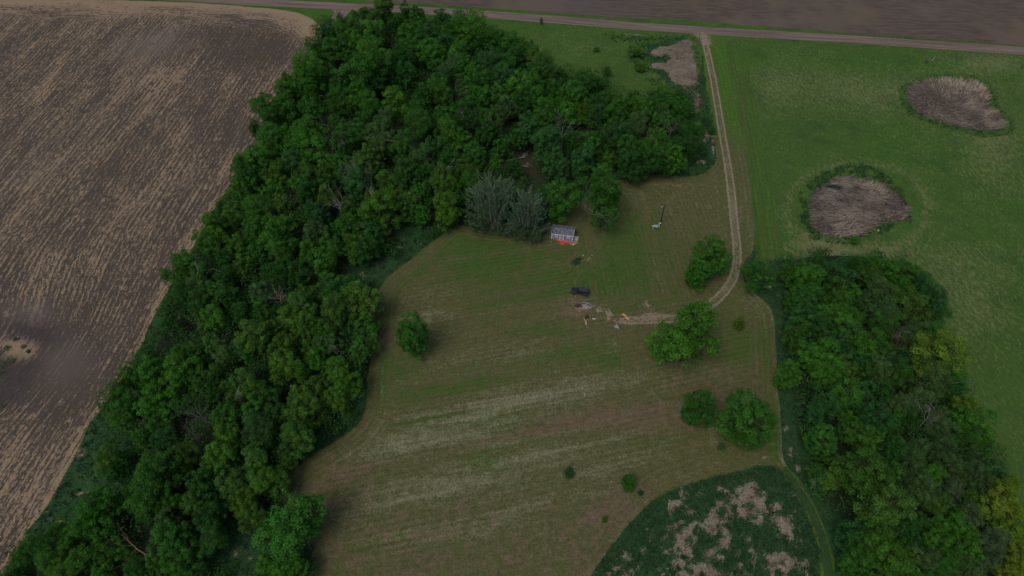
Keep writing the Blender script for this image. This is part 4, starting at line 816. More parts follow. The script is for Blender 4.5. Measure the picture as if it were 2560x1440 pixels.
M_tall = blade_material('tall_grass_blades', (.014, .050, .020), (.040, .100, .032)); M_straw = blade_material('straw', (.10, .080, .056), (.37, .305, .215)); M_reedb = blade_material('dead_reeds', (.062, .050, .036), (.36, .305, .225))
def tufts(name, X, Y, h, seed, mat, label, per=5, wid=.07, spread=.25, leanf=.6):
    r = np.random.default_rng(seed); n = len(X); X = np.repeat(X, per) + r.normal(0, spread, n * per); Y = np.repeat(Y, per) + r.normal(0, spread, n * per)
    hh = r.uniform(.5, 1, n * per) * h; V, F = blades(X, Y, hh, np.full(n * per, wid), hh * leanf * r.random(n * per), r)
    lv = np.repeat(np.clip(np.repeat(r.random(n), per) * .6 + r.random(n * per) * .4, 0, 1), 2)
    o = obj(name, mesh_np(name, V, F, mat, {'lv': ('FACE', lv)})); tag(o, label, kind='stuff'); return o
for i, (Q, dn, nm) in enumerate(((R_UP, 2.0, 'the left wood'), (R_RW, 2.0, 'the upper wood'), (R_BELT, 1.6, 'the right-hand belt'), (R_FE, 1.5, 'the ploughed field'), (R_BOT, 1.5, 'the bottom clearing'), (R_LOW, 1.5, 'the lower left wood'))):
    X, Y = scatter(Q, dn, 60 + i, lambda X, Y: fbm(X, Y, 3, 70) > .36)
    tufts('tall_grass', X, Y, .75, 80 + i, M_tall, 'dark tall grass along ' + nm)
X, Y = scatter(RING2, 3.0, 90, lambda X, Y: ~inside(X, Y, BED2) & (fbm(X, Y, 2.5, 6) > .38)); tufts('tall_grass', X, Y, .8, 91, M_tall, 'dark grass ring round the nearer dry pond')
X, Y = scatter(RING1, 1.0, 92, lambda X, Y: ~inside(X, Y, BED1) & (fbm(X, Y, 5, 6) + .4 * (X > 118) - .2 > .35)); tufts('tall_grass', X, Y, .7, 93, M_tall, 'dark grass round the farther dry pond')
X, Y = scatter(MARSH, 3.5, 94, lambda X, Y: (marsh_s(X, Y) + .25 * (vnoise(X, Y, .8, 3) - .5) < .5) & (pix(X, Y)[1] < 1480)); tufts('marsh_grass', X, Y, .8, 95, M_tall, 'dark green grass clumps of the marsh')
X, Y = scatter(MARSH, 3.0, 96, lambda X, Y: (marsh_s(X, Y) > .48) & (pix(X, Y)[1] < 1480))
def flat_straw(name, X, Y, L, hz, dirf, seed, mat, label, wid=.045, jit=.35, per=1):
    r = np.random.default_rng(seed); X = np.repeat(X, per) + r.normal(0, .3, len(X) * per); Y = np.repeat(Y, per) + r.normal(0, .3, len(Y) * per); n = len(X)
    a = dirf(X, Y) + r.normal(0, jit, n); l = r.uniform(.6, 1.2, n) * L; V, F = blades(X, Y, r.uniform(.2, 1, n) * hz, np.full(n, wid), l, r, a)
    am = np.median(a) if jit > 1 else a; u = X * np.cos(a) + Y * np.sin(a); v = -X * np.sin(a) + Y * np.cos(a)
    big_ = .5 * fbm(X, Y, 3.5, seed + 3) + .5 * fbm(v, u * .25, .8, seed + 5); lv = np.repeat(np.clip(r.random(n) * .45 + (big_ - .33) * 1.8, 0, 1), 2)
    o = obj(name, mesh_np(name, V, F, mat, {'lv': ('FACE', lv)})); tag(o, label, kind='stuff'); return o
fld = lambda sc, sd: (lambda X, Y: 2 * np.pi * 1.3 * fbm(X, Y, sc, sd, 2))
flat_straw('flattened_straw', X, Y, 1.3, .35, fld(7, 21), 97, M_straw, 'pale flattened straw patches in the marsh', per=2)
c2 = np.array(at(2190, 500)); c1 = np.array(at(2350, 240)); 
X, Y = scatter(BED2, 7, 98, lambda X, Y: (pondpaint(X, Y)['water'] < .4) & (fbm(X, Y, 3, 91) + .12 * vnoise(X, Y, .7, 5) > .44)); flat_straw('dead_reeds', X, Y, 1.9, .8, lambda X, Y: fld(9, 33)(X, Y) * .45 - 1.6, 99, M_reedb, 'brown dead reeds lodged in the nearer pond', .05, .3)
X, Y = scatter(BED1, 7, 100, lambda X, Y: fbm(X, Y, 3, 92) + .12 * vnoise(X, Y, .7, 5) > .42); flat_straw('dead_reeds', X, Y, 1.9, .9, lambda X, Y: np.arctan2(Y - c1[1], X - c1[0]) + .5, 101, M_reedb, 'brown dead reeds combed outward in the farther pond', .05, .4)
X, Y = scatter(R3B, 5, 102, lambda X, Y: reed3(X, Y) > .5); flat_straw('dead_reeds', X, Y, 1.9, .6, lambda X, Y: fld(10, 34)(X, Y) * .5 + 2.6, 103, M_reedb, 'pale reeds flattened beside the driveway', .06, .35)
X, Y = scatter(R3B, 1.2, 104, lambda X, Y: (reed3(X, Y) < .5) & (fbm(X, Y, 5, 9) > .4)); tufts('tall_grass', X, Y, .8, 105, M_tall, 'dark grass among the roadside reeds')
# pale seed-stalk flecks on the meadow
X, Y = scatter(curve([(1860, 120), (2560, 150), (2600, 1100), (2420, 800), (2300, 650), (1960, 640), (1900, 300)], True, 3), .9, 106, lambda X, Y: (meadow_paint(X, Y)['fleck'] + .6 * (fbm(X, Y, 6, 5) - .5) > .25) & ~inside(X, Y, RING2) & ~inside(X, Y, RING1))
M_fleck = blade_material('seed_stalks', (.07, .12, .035), (.20, .20, .11)); tufts('meadow_grass', X, Y, .45, 107, M_fleck, 'pale seed stalks standing in the green meadow', per=2, wid=.04, spread=.4, leanf=1.5)

# ---------------------------------------------------------------- small things
def px_dir(a, b): (x0, y0), (x1, y1) = at(*a), at(*b); return math.atan2(y1 - y0, x1 - x0), math.hypot(x1 - x0, y1 - y0)
M_white = plain('white_trim_paint', (.72, .72, .73), .5, .05); M_siding = NT('grey_blue_siding', .6)
_p = M_siding.new('ShaderNodeTexCoord').outputs['Object']; _s = M_siding.new('ShaderNodeSeparateXYZ'); M_siding.put(_s.inputs[0], _p)
_w = M_siding.math('ABSOLUTE', M_siding.math('SINE', M_siding.math('MULTIPLY', M_siding.math('ADD', _s.outputs[0], _s.outputs[1]), math.pi / .2)))
M_siding.bump(_w, .4, .02); M_siding = M_siding.done(M_siding.mix(M_siding.noise(_p, 2, 3), (.155, .185, .225), (.185, .215, .255)))
_t = NT('asphalt_shingles', .9); _p = _t.new('ShaderNodeTexCoord').outputs['Object']; _v = _t.new('ShaderNodeTexVoronoi'); _t.put(_v.inputs['Vector'], _t.vmap(_p, 0, (3.2, 6, 6))); _v.inputs['Scale'].default_value = 1.0
_h = _t.new('ShaderNodeSeparateXYZ'); _t.put(_h.inputs[0], _v.outputs['Color']); M_shingle = _t.done(_t.mix(_h.outputs[0], (.045, .052, .070), (.150, .160, .185)))
M_glass = plain('dark_window_glass', (.015, .018, .022), .1, .1); M_board = plain('weathered_boards', (.42, .37, .29), .8, .25, 6); M_orange = plain('orange_plastic_mesh', (.62, .06, .025), .6, .3, 3.0)
M_orange2 = plain('faded_orange_mesh', (.36, .10, .03), .7, .3, 3.0)
M_skid = plain('dark_wood', (.08, .06, .045), .8)
# shed : local x along the front, front faces -y
rz, L = px_dir((1378.6, 598.8), (1430.6, 605.4)); fx, fy = at(1378.6, 598.8); W = L; D = 3.1; HW = 2.25; FZ = .22
cx = fx + math.cos(rz) * W / 2 - math.sin(rz) * D / 2; cy = fy + math.sin(rz) * W / 2 + math.cos(rz) * D / 2
shed = thing('shed', 'grey-blue garden shed with white trim and shingle roof on the lawn', 'shed', (cx, cy, 0), rz)
RI = .85
obj('wall', MB().prism([(-D / 2, FZ), (D / 2, FZ), (D / 2, FZ + HW), (0, FZ + HW + RI * .93), (-D / 2, FZ + HW)], -W / 2, W / 2, 'x').mesh('shed_wall', M_siding), shed)
OV = .18; roof = MB(); sl = math.atan2(RI, D / 2); Ls = (D / 2 + OV) / math.cos(sl)
for s in (-1, 1):
    roof.box((0, s * (D / 2 + OV) / 2, FZ + HW + RI - math.tan(sl) * (D / 2 + OV) / 2 + .06), (W + 2 * OV, Ls, .07), 0, -s * sl)
ro = obj('roof', roof.mesh('shed_roof', M_shingle), shed)
obj('ridge_cap', MB().box((0, 0, FZ + HW + RI + .12), (W + 2 * OV + .01, .26, .05)).mesh('ridge_cap', M_shingle), ro)
obj('eave_trim', MB().box((0, -D / 2 - OV - .02, FZ + HW - .09), (W + 2 * OV, .06, .17)).mesh('fascia', M_white), shed)
obj('eave_trim', MB().box((0, D / 2 + OV + .02, FZ + HW - .09), (W + 2 * OV, .06, .17)).mesh('fascia', M_white), shed)
for s in (-1, 1):
    rk = MB()
    for q in (-1, 1): rk.box((s * (W / 2 + OV + .015), q * (D / 2 + OV) / 2, FZ + HW + RI - math.tan(sl) * (D / 2 + OV) / 2 - .0), (.04, Ls + .02, .16), 0, -q * sl)
    obj('rake_trim', rk.mesh('rake', M_white), shed)
    for q in (-1, 1): obj('corner_trim', MB().box((s * (W / 2 - .05), q * (D / 2 + .012), FZ + HW / 2 - .03), (.16, .05, HW - .1)).box((s * (W / 2 + .012), q * (D / 2 - .06), FZ + HW / 2 - .03), (.05, .14, HW - .1)).mesh('corner', M_white), shed)
obj('skid', MB().box((0, -D / 2 + .3, .11), (W - .1, .18, .22)).box((0, D / 2 - .3, .11), (W - .1, .18, .22)).mesh('skid', M_skid), shed)
def shed_window(x):
    z = FZ + HW * .64
    wi = obj('window', MB().box((x, -D / 2 - .01, z), (.50, .03, .58)).mesh('pane', M_glass), shed)
    f = MB()
    for s in (-1, 1): f.box((x + s * .31, -D / 2 - .035, z), (.13, .05, .86)); f.box((x, -D / 2 - .034, z + s * .365), (.49, .045, .13))
    obj('window_frame', f.mesh('wf', M_white), wi)
    obj('muntin', MB().box((x, -D / 2 - .032, z), (.035, .02, .58)).box((x, -D / 2 - .030, z), (.48, .018, .035)).mesh('mt', M_white), wi)
shed_window(-W / 2 + W * .215); shed_window(-W / 2 + W * .80)
dx = -W / 2 + W * .475; do = obj('door', MB().box((dx, -D / 2 - .015, FZ + .98), (.86, .04, 1.92)).mesh('door', M_siding), shed)
fr = MB()
for s in (-1, 1): fr.box((dx + s * .46, -D / 2 - .04, FZ + 1.0), (.12, .06, 2.05))
fr.box((dx, -D / 2 - .038, FZ + 1.95), (.80, .055, .11)).box((dx, -D / 2 - .038, FZ + 1.0), (.80, .055, .13)).box((dx, -D / 2 - .038, FZ + .07), (.80, .055, .13))
obj('door_trim', fr.mesh('door_trim', M_white), do); obj('handle', MB().box((dx + .33, -D / 2 - .09, FZ + 1.1), (.05, .08, .14)).mesh('handle', M_skid), do)
obj('double_door', MB().box((W / 2 + .012, 0, FZ + .95), (.04, 1.5, 1.86)).mesh('double_door', M_siding), shed)
obj('gable_trim', MB().box((W / 2 + .035, .8, FZ + .95), (.05, .1, 1.95)).box((W / 2 + .035, -.8, FZ + .95), (.05, .1, 1.95)).box((W / 2 + .034, 0, FZ + 1.93), (.05, 1.5, .1)).mesh('gtrim', M_white), shed)
# ramp: two board panels sloping down to the right
rp = MB()
for k in range(9): rp.box((W / 2 + .16 + k * .155, -.05, .30 - k * .028), (.14, 1.5, .04), 0, 0, .18)
rp.box((W / 2 + .75, .66, .12), (1.4, .07, .10), 0, 0, .18).box((W / 2 + .75, -.74, .12), (1.4, .07, .10), 0, 0, .18)
ramp = obj('ramp', rp.mesh('ramp', M_board), None, (cx, cy, 0)); ramp.rotation_euler = (0, 0, rz); tag(ramp, 'weathered wooden ramp at the right end of the shed', 'ramp')
def crumple(name, outline, seed, mat, label, cat, h=.28, thick=.02):
    Q = np.array([at(*p) for p in outline]); c = Q.mean(0); r = np.random.default_rng(seed); st = .12
    x0, y0 = Q.min(0); x1, y1 = Q.max(0); gx = np.arange(x0, x1 + st, st); gy = np.arange(y0, y1 + st, st); X, Y = np.meshgrid(gx, gy); nx = len(gx)
    CX, CY = np.meshgrid(gx[:-1] + st / 2, gy[:-1] + st / 2); jj, ii = np.nonzero(inside(CX, CY, Q)); a = jj * nx + ii
    Z = .05 + h * np.abs(fbm(X * 3, Y * 3, 1.1, seed) - .3) * 1.6
    V = np.stack([X.ravel() - c[0], Y.ravel() - c[1], Z.ravel()], 1); F = np.stack([a, a + 1, a + nx + 1, a + nx], 1); u, F2 = np.unique(F, return_inverse=True); F = F2.reshape(F.shape); V = V[u]; n = len(V)
    e = {}
    for f in F:
        for k in range(4):
            p, q = f[k], f[(k + 1) % 4]; key = (min(p, q), max(p, q)); e[key] = None if key in e else (p, q)
    side = [(q, p, p + n, q + n) for v in e.values() if v for p, q in [v]]
    V2 = np.concatenate([V, V - np.array([0, 0, thick])]); F = np.concatenate([F, F[:, ::-1] + n, np.array(side)])
    o = obj(name, mesh_np(name, V2, F, mat), None, (c[0], c[1], 0)); tag(o, label, cat); return o
crumple('safety_fence', [(1389, 600.2), (1399, 601.2), (1411, 602.5), (1424.5, 604.5), (1424, 608), (1414, 608.5), (1408, 607), (1401, 607.5), (1396, 607), (1392, 604)], 4, M_orange, 'crumpled bright orange plastic fencing heaped before the shed', 'safety fence', .5)
crumple('safety_fence', [(1400, 608), (1408, 607.5), (1414, 608.5), (1410, 611), (1403, 613), (1401, 612)], 5, M_orange2, 'small faded orange fence piece trailing onto the grass by the shed', 'safety fence', .25)
def smallbox(name, px, py, d, rz_, mat, label, cat, z=None, taper=1.0, bevel=.02):
    x, y = at(px, py); o = obj(name, MB().box((0, 0, d[2] / 2), d, 0, 0, 0, taper).mesh(name, mat, False, bevel), None, (x, y, .03)); o.rotation_euler = (0, 0, rz_); return tag(o, label, cat)
M_plw = plain('white_plastic', (.58, .58, .57), .4, .03)
# white jug lying on its side by the shed
x, y = at(1433, 612.5); jug = thing('jug', 'white plastic jug lying in the grass below the shed corner', 'jug', (x, y, .2), .8)
obj('body', MB().tube([(-.22, 0, 0), (-.18, 0, 0), (.18, 0, 0), (.26, 0, 0), (.33, 0, 0)], [.12, .17, .17, .08, .05], 12).mesh('jug', M_plw, True), jug); obj('cap', MB().tube([(.33, 0, 0), (.38, 0, 0)], [.06, .06], 10).mesh('cap', M_plw), jug)

# electric pole with lamp
M_pole = plain('dark_creosoted_pole', (.022, .020, .018), .9); M_metal = plain('galvanised_metal', (.25, .27, .30), .45, .1, 4, .3); M_tgreen = plain('pale_green_cabinet', (.20, .29, .25), .5, .06); M_dgreen = plain('green_cabinet_side', (.025, .07, .04), .5)
def top_px(xg, yg, pxt):  # height at which a post foot reaches a photo row
    for h in np.arange(1, 14, .05):
        d = yg * CS + (H - h) * SN
        if 720 - FPX * (yg * SN - (H - h) * CS) / d <= pxt: return h
    return 8
x, y = at(1650.6, 560); hp = top_px(x, y, 511); lx = top_px(x, y, 516)
pole = thing('light_pole', 'dark wooden pole with a yard lamp beside the meter posts', 'light pole', (x, y, 0))
obj('pole', MB().tube([(0, 0, -.2), (0, 0, hp * .5), (.05, 0, hp)], [.15, .13, .10], 10).mesh('pole', M_pole, True), pole)
obj('lamp_arm', MB().tube([(-.05, 0, lx - .3), (-.35, -.05, lx), (-.62, -.1, lx + .05)], [.035, .03, .03], 6).mesh('arm', M_metal, True), pole)
lm = obj('lamp_head', MB().tube([(-.68, -.12, lx + .16), (-.68, -.12, lx - .02), (-.68, -.12, lx - .10)], [.12, .17, .22], 14).mesh('lamp', M_metal, True), pole)
obj('lens', MB().tube([(-.68, -.12, lx - .10), (-.68, -.12, lx - .28)], [.2, .14], 14).mesh('lens', M_plw, True), lm)
def post(name, px, py, w_, d_, h, mat, label, cat, cap=None, rz_=-.1):
    x, y = at(px, py); t = thing(name, label, cat, (x, y, 0), rz_); b = obj('post', MB().box((0, 0, h / 2), (w_, d_, h)).mesh('post', mat, False, .015), t)
    if cap: obj('cap', MB().box((0, 0, h + .03), (w_ + .06, d_ + .06, .07)).mesh('cap', cap, False, .015), t)
    return t
mp = post('meter_pedestal', 1648.6, 566.5, .34, .26, 1.35, M_metal, 'grey meter pedestal at the foot of the dark lamp pole', 'meter box', M_plw); obj('meter', MB().tube([(0, -.13, 1.0), (0, -.26, 1.0)], [.13, .12], 14).mesh('meter', M_glass, True), mp); obj('conduit', MB().tube([(-.12, -.18, 0), (-.12, -.18, .8)], [.05, .05], 8).mesh('conduit', M_plw), mp)
post('outlet_post', 1645.8, 566.5, .12, .12, 1.2, M_plw, 'slim pale post left of the meter pedestal', 'post', None)
pp = post('utility_pedestal', 1632.2, 571.5, .38, .3, 1.05, M_metal, 'grey telephone pedestal left of the green transformer box', 'utility pedestal', M_plw)
x, y = at(1639.6, 569.8); tx = thing('transformer_box', 'pale green transformer cabinet between the utility posts', 'transformer', (x, y, 0), -.1)
obj('cabinet', MB().prism([(-.45, 0), (.45, 0), (.45, .72), (-.45, .58)], -.5, .5, 'x').mesh('cab', M_dgreen, False, .02), tx); obj('lid', MB().box((0, 0, .70), (1.02, .98, .05), 0, .155).mesh('lid', M_tgreen, False, .01), tx); obj('pad', MB().box((0, 0, .05), (1.15, 1.1, .1)).mesh('pad', plain('mossy_base', (.05, .07, .05), .9), False, .01), tx)

# black off-road vehicle : local +x is the front
rzv, _ = px_dir((1463.5, 741.5), (1435.8, 737.3)); (ax, ay), (bx_, by_) = at(1463.5, 741.0), at(1435.8, 736.8)
mx_, my_ = (ax + bx_) / 2, (ay + by_) / 2
nrm = (math.sin(rzv), -math.cos(rzv)) # to the right-hand side of the car
sgn = -1 if nrm[1] > 0 else 1
# wheels seen are on the camera side; centre of the car is .78 m farther
vx, vy = mx_ - 0 * .78, my_ + .80
WBASE = 2.95
M_blk = plain('black_car_paint', (.018, .020, .027), .35, .08); M_blk.node_tree.nodes['Principled BSDF'].inputs['Coat Weight'].default_value = .2; M_top = plain('black_hardtop', (.036, .039, .052), .6, .08); M_tyre = plain('tyre_rubber', (.030, .032, .034), .85); M_rim = plain('dark_grey_rim', (.05, .052, .055), .4, .1, 4, .4); M_flare = plain('black_plastic_flare', (.045, .047, .055), .6); M_lens = plain('headlight_glass', (.25, .27, .32), .15, .05)
car = thing('parked_off_roader', 'black four-door off-roader with hardtop parked on the grass', 'car', (vx, vy, 0), rzv)
body = MB().prism([(-2.12, .55), (2.05, .55), (2.08, 1.02), (-2.12, 1.02)], -.76, .76, 'y')
obj('body', body.mesh('body', M_blk, False, .04), car)
obj('cabin_side', MB().prism([(-2.08, 1.0), (.62, 1.0), (.50, 1.20), (-2.08, 1.20)], -.765, .765, 'y').mesh('belt', M_blk, False, .02), car)
obj('bonnet', MB().prism([(-.70, 1.0), (.70, 1.0), (.60, 1.20), (-.60, 1.20)], .72, 1.98, 'x').mesh('bonnet', M_blk, False, .05), car)
obj('grille', MB().box((2.06, 0, .93), (.07, 1.15, .46)).mesh('grille', M_flare, False, .02), car)
for s in (-1, 1):
    gh = obj('headlight', MB().tube([(2.08, s * .46, .97), (2.125, s * .46, .97)], [.10, .095], 14).mesh('hl', M_lens, True), car)
gl = MB().prism([(-2.02, 1.205), (.52, 1.205), (.22, 1.72), (-1.92, 1.72)], -.70, .70, 'y')
obj('windows', gl.mesh('glass', M_glass, False, .03), car)
ws = obj('windscreen', MB().box((.40, 0, 1.47), (.03, 1.30, .60), 0, 0, -.53).mesh('ws', M_glass), car)
for s in (-1, 1):
    for xx in (.42, -.42, -1.25, -1.98): obj('pillar', MB().box((xx - (.12 if xx > 0 else 0), s * .71, 1.46), (.09, .05, .54), 0, 0, -.5 if xx > 0 else 0).mesh('pillar', M_blk), car)
rf = obj('hardtop', MB().prism([(-2.06, 1.71), (.34, 1.71), (.26, 1.82), (-2.0, 1.84)], -.73, .73, 'y').mesh('top', M_top, False, .04), car)
for k in (-1.25, -.55): obj('roof_seam', MB().box((k, 0, 1.842), (.025, 1.30, .012)).mesh('seam', M_flare), rf)
for s in (-1, 1):
    for q, xx in ((1, 1.45), (-1, -1.50)):
        fl = MB(); fl.prism([(xx - .62, .72), (xx - .42, 1.03), (xx + .42, 1.05), (xx + .60, .80), (xx + .56, .76), (xx + .38, .97), (xx - .38, .95), (xx - .56, .68)], s * .70, s * .95, 'y')
        obj('fender_flare', fl.mesh('flare', M_flare), car)
        wh = obj('wheel', MB().tube([(xx, s * .66, .42), (xx, s * .70, .42), (xx, s * .90, .42), (xx, s * .93, .42)], [.36, .42, .42, .36], 24).mesh('tyre', M_tyre, True), car)
        rm = MB().tube([(xx, s * .90, .42), (xx, s * .945, .42)], [.25, .22], 20)
        for a in range(5): rm.box((xx + math.cos(a * 1.2566) * .12, s * .955, .42 + math.sin(a * 1.2566) * .12), (.20, .02, .05), 0, 0, -a * 1.2566)
        obj('rim', rm.mesh('rim', M_rim), wh)
    obj('side_step', MB().box((0, s * .84, .50), (1.7, .16, .06)).mesh('step', M_flare, False, .01), car)
    mr = obj('mirror', MB().box((.46, s * .90, 1.24), (.12, .22, .17)).mesh('mirror', M_flare, False, .02), car)
    obj('tail_light', MB().box((-2.14, s * .66, .95), (.05, .12, .2)).mesh('tl', plain('red_lens', (.25, .01, .01), .3)), car)
    for xx in (.02, -.85): obj('door_handle', MB().box((xx - .25, s * .785, 1.06), (.16, .03, .03)).mesh('dh', M_flare), car)
obj('front_bumper', MB().box((2.27, 0, .62), (.26, 1.55, .22)).mesh('fb', M_flare, False, .03), car); obj('rear_bumper', MB().box((-2.24, 0, .58), (.20, 1.5, .2)).mesh('rb', M_flare, False, .03), car)
spw = obj('spare_wheel', MB().tube([(-2.17, .05, 1.05), (-2.21, .05, 1.05), (-2.41, .05, 1.05), (-2.44, .05, 1.05)], [.36, .41, .41, .35], 24).mesh('spare', M_tyre, True), car); obj('rim', MB().tube([(-2.42, .05, 1.05), (-2.455, .05, 1.05)], [.24, .20], 18).mesh('srim', M_rim), spw)

# fire pit: ash, charred logs, red can
M_ash = plain('ash_and_embers', (.20, .185, .18), .95, .5, 5); M_char = plain('charred_wood', (.03, .028, .027), .9, .4, 5); M_red = plain('faded_red_plastic', (.30, .05, .04), .6)
def heap(name, px, py, rx, ry, h, mat, label, cat, rz_=0, seed=1, n=26):
    x, y = at(px, py); r = np.random.default_rng(seed); vs = [(0, 0, h)]; fs = []; ring = 7
    for k in range(1, ring + 1):
        for i in range(n):
            a = 2 * math.pi * i / n; f = k / ring; nz = .75 + .5 * vnoise(np.array([math.cos(a) * 3 + k * .7]), np.array([math.sin(a) * 3]), 1, seed)[0]
            vs.append((math.cos(a) * rx * f * nz, math.sin(a) * ry * f * nz, h * (1 - f ** 2) * (.6 + .7 * r.random()) + (.0 if k < ring else -.05)))
    for i in range(n): fs.append((0, 1 + i, 1 + (i + 1) % n))
    for k in range(ring - 1):
        for i in range(n): a = 1 + k * n; b = a + n; fs.append((a + i, b + i, b + (i + 1) % n, a + (i + 1) % n))
    o = obj(name, MB().add(vs, fs).mesh(name, mat), None, (x, y, .03)); o.rotation_euler = (0, 0, rz_); return tag(o, label, cat)
heap('ash_heap', 1466, 764, 1.5, 1.1, .28, M_ash, 'pale grey ash heap of the burn pit below the parked car', 'ash heap', -.3, 4)
for k, (px, py, a, l) in enumerate(((1459, 761, .3, 1.1), (1467, 767, 1.9, .9), (1473, 765, 2.6, 1.2), (1470, 760, -.4, .8))):
    x, y = at(px, py); o = obj('charred_log', MB().tube([(-l / 2, 0, 0), (0, .05, .02), (l / 2, 0, 0)], [.09, .11, .08], 8).mesh('charred_log', (M_char, M_dead, M_char, M_dead)[k], True), None, (x, y, .3)); o.rotation_euler = (0, .1, a)
    tag(o, ('charred log at the left rim of the ash heap', 'bleached log at the lower rim of the ash heap', 'blackened log at the right side of the ash heap', 'pale short log at the top of the ash heap')[k], 'log')
smallbox('plastic_tub', 1448.5, 760, (.5, .35, .3), .3, M_red, 'faded red plastic tub beside the ash heap', 'tub', taper=1.15)
heap('charcoal_patch', 1447, 764.5, 1.4, .7, .1, plain('burnt_soil', (.05, .035, .032), .95, .4, 4), 'dark burnt patch left of the ash heap', 'burnt debris', .1, 9)
# stumps, logs, root balls
def stump(name, px, py, R, h, arms, mat, label, cat, seed, az=.0):
    x, y = at(px, py); r = np.random.default_rng(seed); mb = MB(); mb.tube([(0, 0, 0), (0, 0, h * .6), (0, 0, h)], [R, R * .85, R * .8], 12)
    for k in range(arms):
        a = az + 2 * math.pi * k / arms + r.normal() * .25; l = R * r.uniform(1.6, 2.6); d = Vector((math.cos(a), math.sin(a), 0))
        mb.tube([d * R * .2 + Vector((0, 0, h * .5)), d * l * .6 + Vector((0, 0, h * .45)), d * l + Vector((0, 0, h * .15))], [R * .55, R * .38, R * .16], 8)
    o = obj(name, mb.mesh(name, mat, True), None, (x, y, .0)); return tag(o, label, cat)
M_root = plain('grey_root_wood', (.27, .25, .24), .9, .3, 3); M_log = plain('pinkish_log', (.34, .25, .19), .85, .3, 3); M_cut = plain('fresh_split_wood', (.58, .33, .14), .8, .3, 4); M_cut2 = plain('dry_split_wood', (.34, .17, .07), .8, .3, 4)
stump('root_ball', 1543, 818, .42, .45, 5, M_root, 'grey upturned root stump with stubby arms below the track end', 'stump', 3, .4)
stump('tree_stump', 1520.5, 797.5, .26, .35, 3, M_log, 'small brown stump with three roots beside the bare soil', 'stump', 5)
stump('tree_stump', 1551, 798.5, .22, .4, 0, M_log, 'little round tan stump left of the split firewood', 'stump', 6)
x, y = at(1464.5, 805.5)
yl = obj('forked_log', MB().tube([(0, -1.0, .2), (0, -.2, .22), (.05, .3, .22)], [.2, .22, .2], 9).tube([(0, .1, .22), (-.35, .8, .3), (-.6, 1.3, .35)], [.16, .11, .06], 7).tube([(.05, .2, .22), (.3, .55, .3), (.55, .75, .35)], [.14, .1, .06], 7).mesh('ylog', M_log, True), None, (x, y, 0)); tag(yl, 'pinkish forked log lying on the worn grass', 'log')
x, y = at(1485, 798); wl = obj('cut_log', MB().tube([(-.42, .05, .12), (0, 0, .12), (.42, -.03, .12)], [.11, .12, .11], 9).mesh('cutlog', plain('bare_pale_wood', (.55, .53, .47), .8), True), None, (x, y, .02)); tag(wl, 'short whitish log between the forked log and the soil patch', 'log')
wd = leaf_clumps('weeds', [at(1466, 796.5), at(1469, 793), at(1463, 798)], [.5, .45, .35], 60, (.15, .28), (.05, .14, .055), kind=None); tag(wd, 'small green weed clump just above the forked log', 'weeds')
leaf_clumps('weeds', [at(x_, y_) for x_, y_ in ((5, 885), (30, 903), (8, 915), (60, 868), (40, 850), (72, 880), (2, 940), (20, 872), (4, 1020))], [1.5, 1.1, 1.3, .6, .6, .5, 1.2, .7, .9], 90, (.2, .4), (.055, .125, .045), kind='stuff', label='green weeds on the bare mound in the ploughed field')
leaf_clumps('garden_plants', [at(1440 + dx_, 657 + dy_) for dx_, dy_ in ((-7, 1), (-3, -2), (2, -4), (7, -7), (0, 3), (5, 0), (-9, 4), (10, -9), (-2, 5), (3, -7))], [.7, .75, .8, .6, .6, .6, .5, .5, .5, .5], 80, (.16, .3), (.050, .125, .065), kind='stuff', label='dark leafy plants of the small garden bed below the shed')
def tub(px, py, R, h, label, name='bucket'):
    x, y = at(px, py); t = thing(name, label, name, (x, y, .03)); mb = MB(); n = 16
    mb.tube([(0, 0, 0), (0, 0, h)], [R * .8, R], n, False); mb.tube([(0, 0, h), (0, 0, .04)], [R * .93, R * .74], n, False); mb.add([(math.cos(2 * math.pi * i / n) * R * .78, math.sin(2 * math.pi * i / n) * R * .78, .04) for i in range(n)], [tuple(range(n))])
    obj('pail', mb.mesh('pail', M_plw), t); obj('handle', MB().tube([(R * math.cos(a), 0, h + R * .8 * math.sin(a)) for a in np.linspace(0, math.pi, 9)], [.012] * 9, 5).mesh('bail', M_metal), t)
tub(1434.5, 661, .24, .28, 'white bucket at the lower left corner of the garden bed')
tub(1457.5, 640, .15, .34, 'small white pail among the straw at the top of the garden bed')
tub(1480, 638.5, .11, .2, 'tiny white pot right of the garden bed')
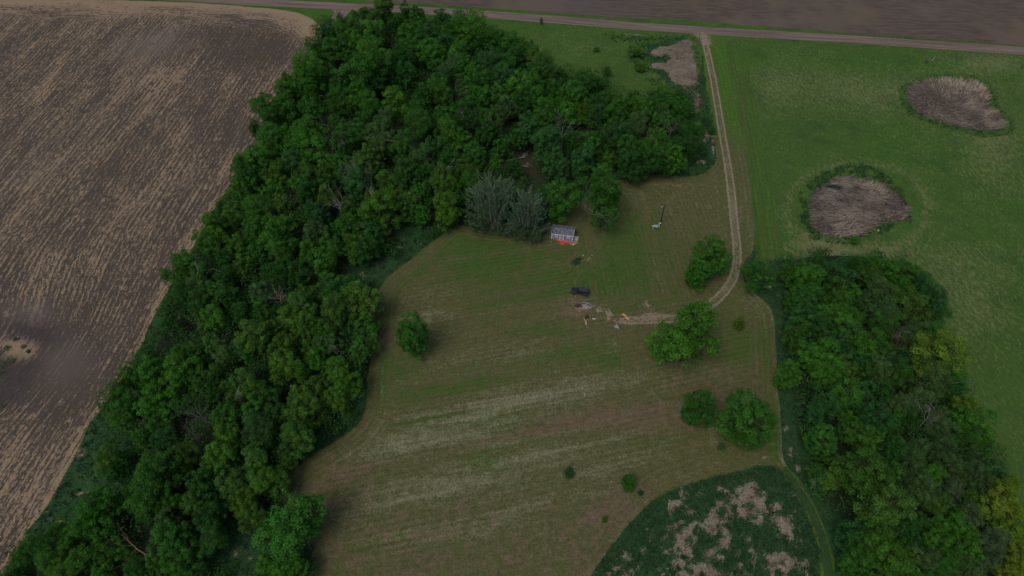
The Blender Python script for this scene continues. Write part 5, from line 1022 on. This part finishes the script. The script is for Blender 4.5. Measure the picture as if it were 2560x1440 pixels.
# firewood: a curved pile of split pieces
fw = []
rr_ = random.Random(5)
proto = None
for k in range(34):
    u = k / 33.0; px = 1554.5 + 15.5 * u; py = 787.5 + 13 * u ** 1.15 - 3.2 * math.sin(math.pi * u); x, y = at(px, py)
    if proto is None:
        me = [MB().prism([(-.10, 0), (.10, 0), (.02, .15)], -.19, .19, 'y').mesh('fw', m_, False, .01) for m_ in (M_cut, M_cut2)]
        o = proto = obj('firewood', me[0])
    else: o = proto.copy(); COL.objects.link(o); o.data = me[1] if rr_.random() < .4 else me[0]
    o.location = (x + rr_.uniform(-.2, .2), y + rr_.uniform(-.2, .2), .03 + .13 * (k % 3)); o.rotation_euler = (rr_.uniform(-.5, .5), rr_.uniform(-.5, .5), rr_.uniform(0, 3.1))
    tag(o, 'orange-tan split log in the curved firewood pile at the track end', 'firewood', 'split logs of the curved firewood pile')
# odd bits
smallbox('rock', 2315.5, 155.5, (.9, .8, .55), .3, plain('dark_stone', (.05, .06, .07), .8), 'dark blocky box in the meadow near the right end of the road', 'box', bevel=.08).name = 'utility_box'
x, y = at(2330, 152); o = obj('marker_stake', MB().tube([(0, 0, 0), (.25, 0, 1.5)], [.05, .04], 6).mesh('stake', M_plw), None, (x, y, 0)); tag(o, 'thin pale leaning stake right of the dark box in the meadow', 'stake')
x, y = at(889.5, 39.5); o = obj('marker_stake', MB().tube([(0, 0, 0), (0, 0, 1.3)], [.06, .05], 6).mesh('stake', M_plw), None, (x, y, 0)); tag(o, 'thin white post near the field entrance by the road', 'stake')
def rock(px, py, R, seed, label):
    r = np.random.default_rng(seed); e = [Vector((0, 0, 1))]; mb = MB(); n, m = 10, 6; vs = []; fs = []
    for i in range(m + 1):
        for j in range(n):
            th = math.pi * i / m; ph = 2 * math.pi * j / n; k = R * (1 + .18 * r.normal() * (0 < i < m)); vs.append((math.sin(th) * math.cos(ph) * k * 1.2, math.sin(th) * math.sin(ph) * k, math.cos(th) * k * .7))
    for i in range(m):
        for j in range(n): a = i * n + j; b = i * n + (j + 1) % n; fs.append((a, a + n, b + n, b))
    x, y = at(px, py); o = obj('rock', mb.add(vs, fs).mesh('rock', plain('pale_stone', (.45, .41, .38), .85), True), None, (x, y, R * .35)); tag(o, label, 'rock')
rock(2196, 577, .35, 2, 'pale stone at the lower right rim of the nearer dry pond')
rock(1924, 717, .45, 3, 'pinkish pale stone in dark grass right of the track bend')
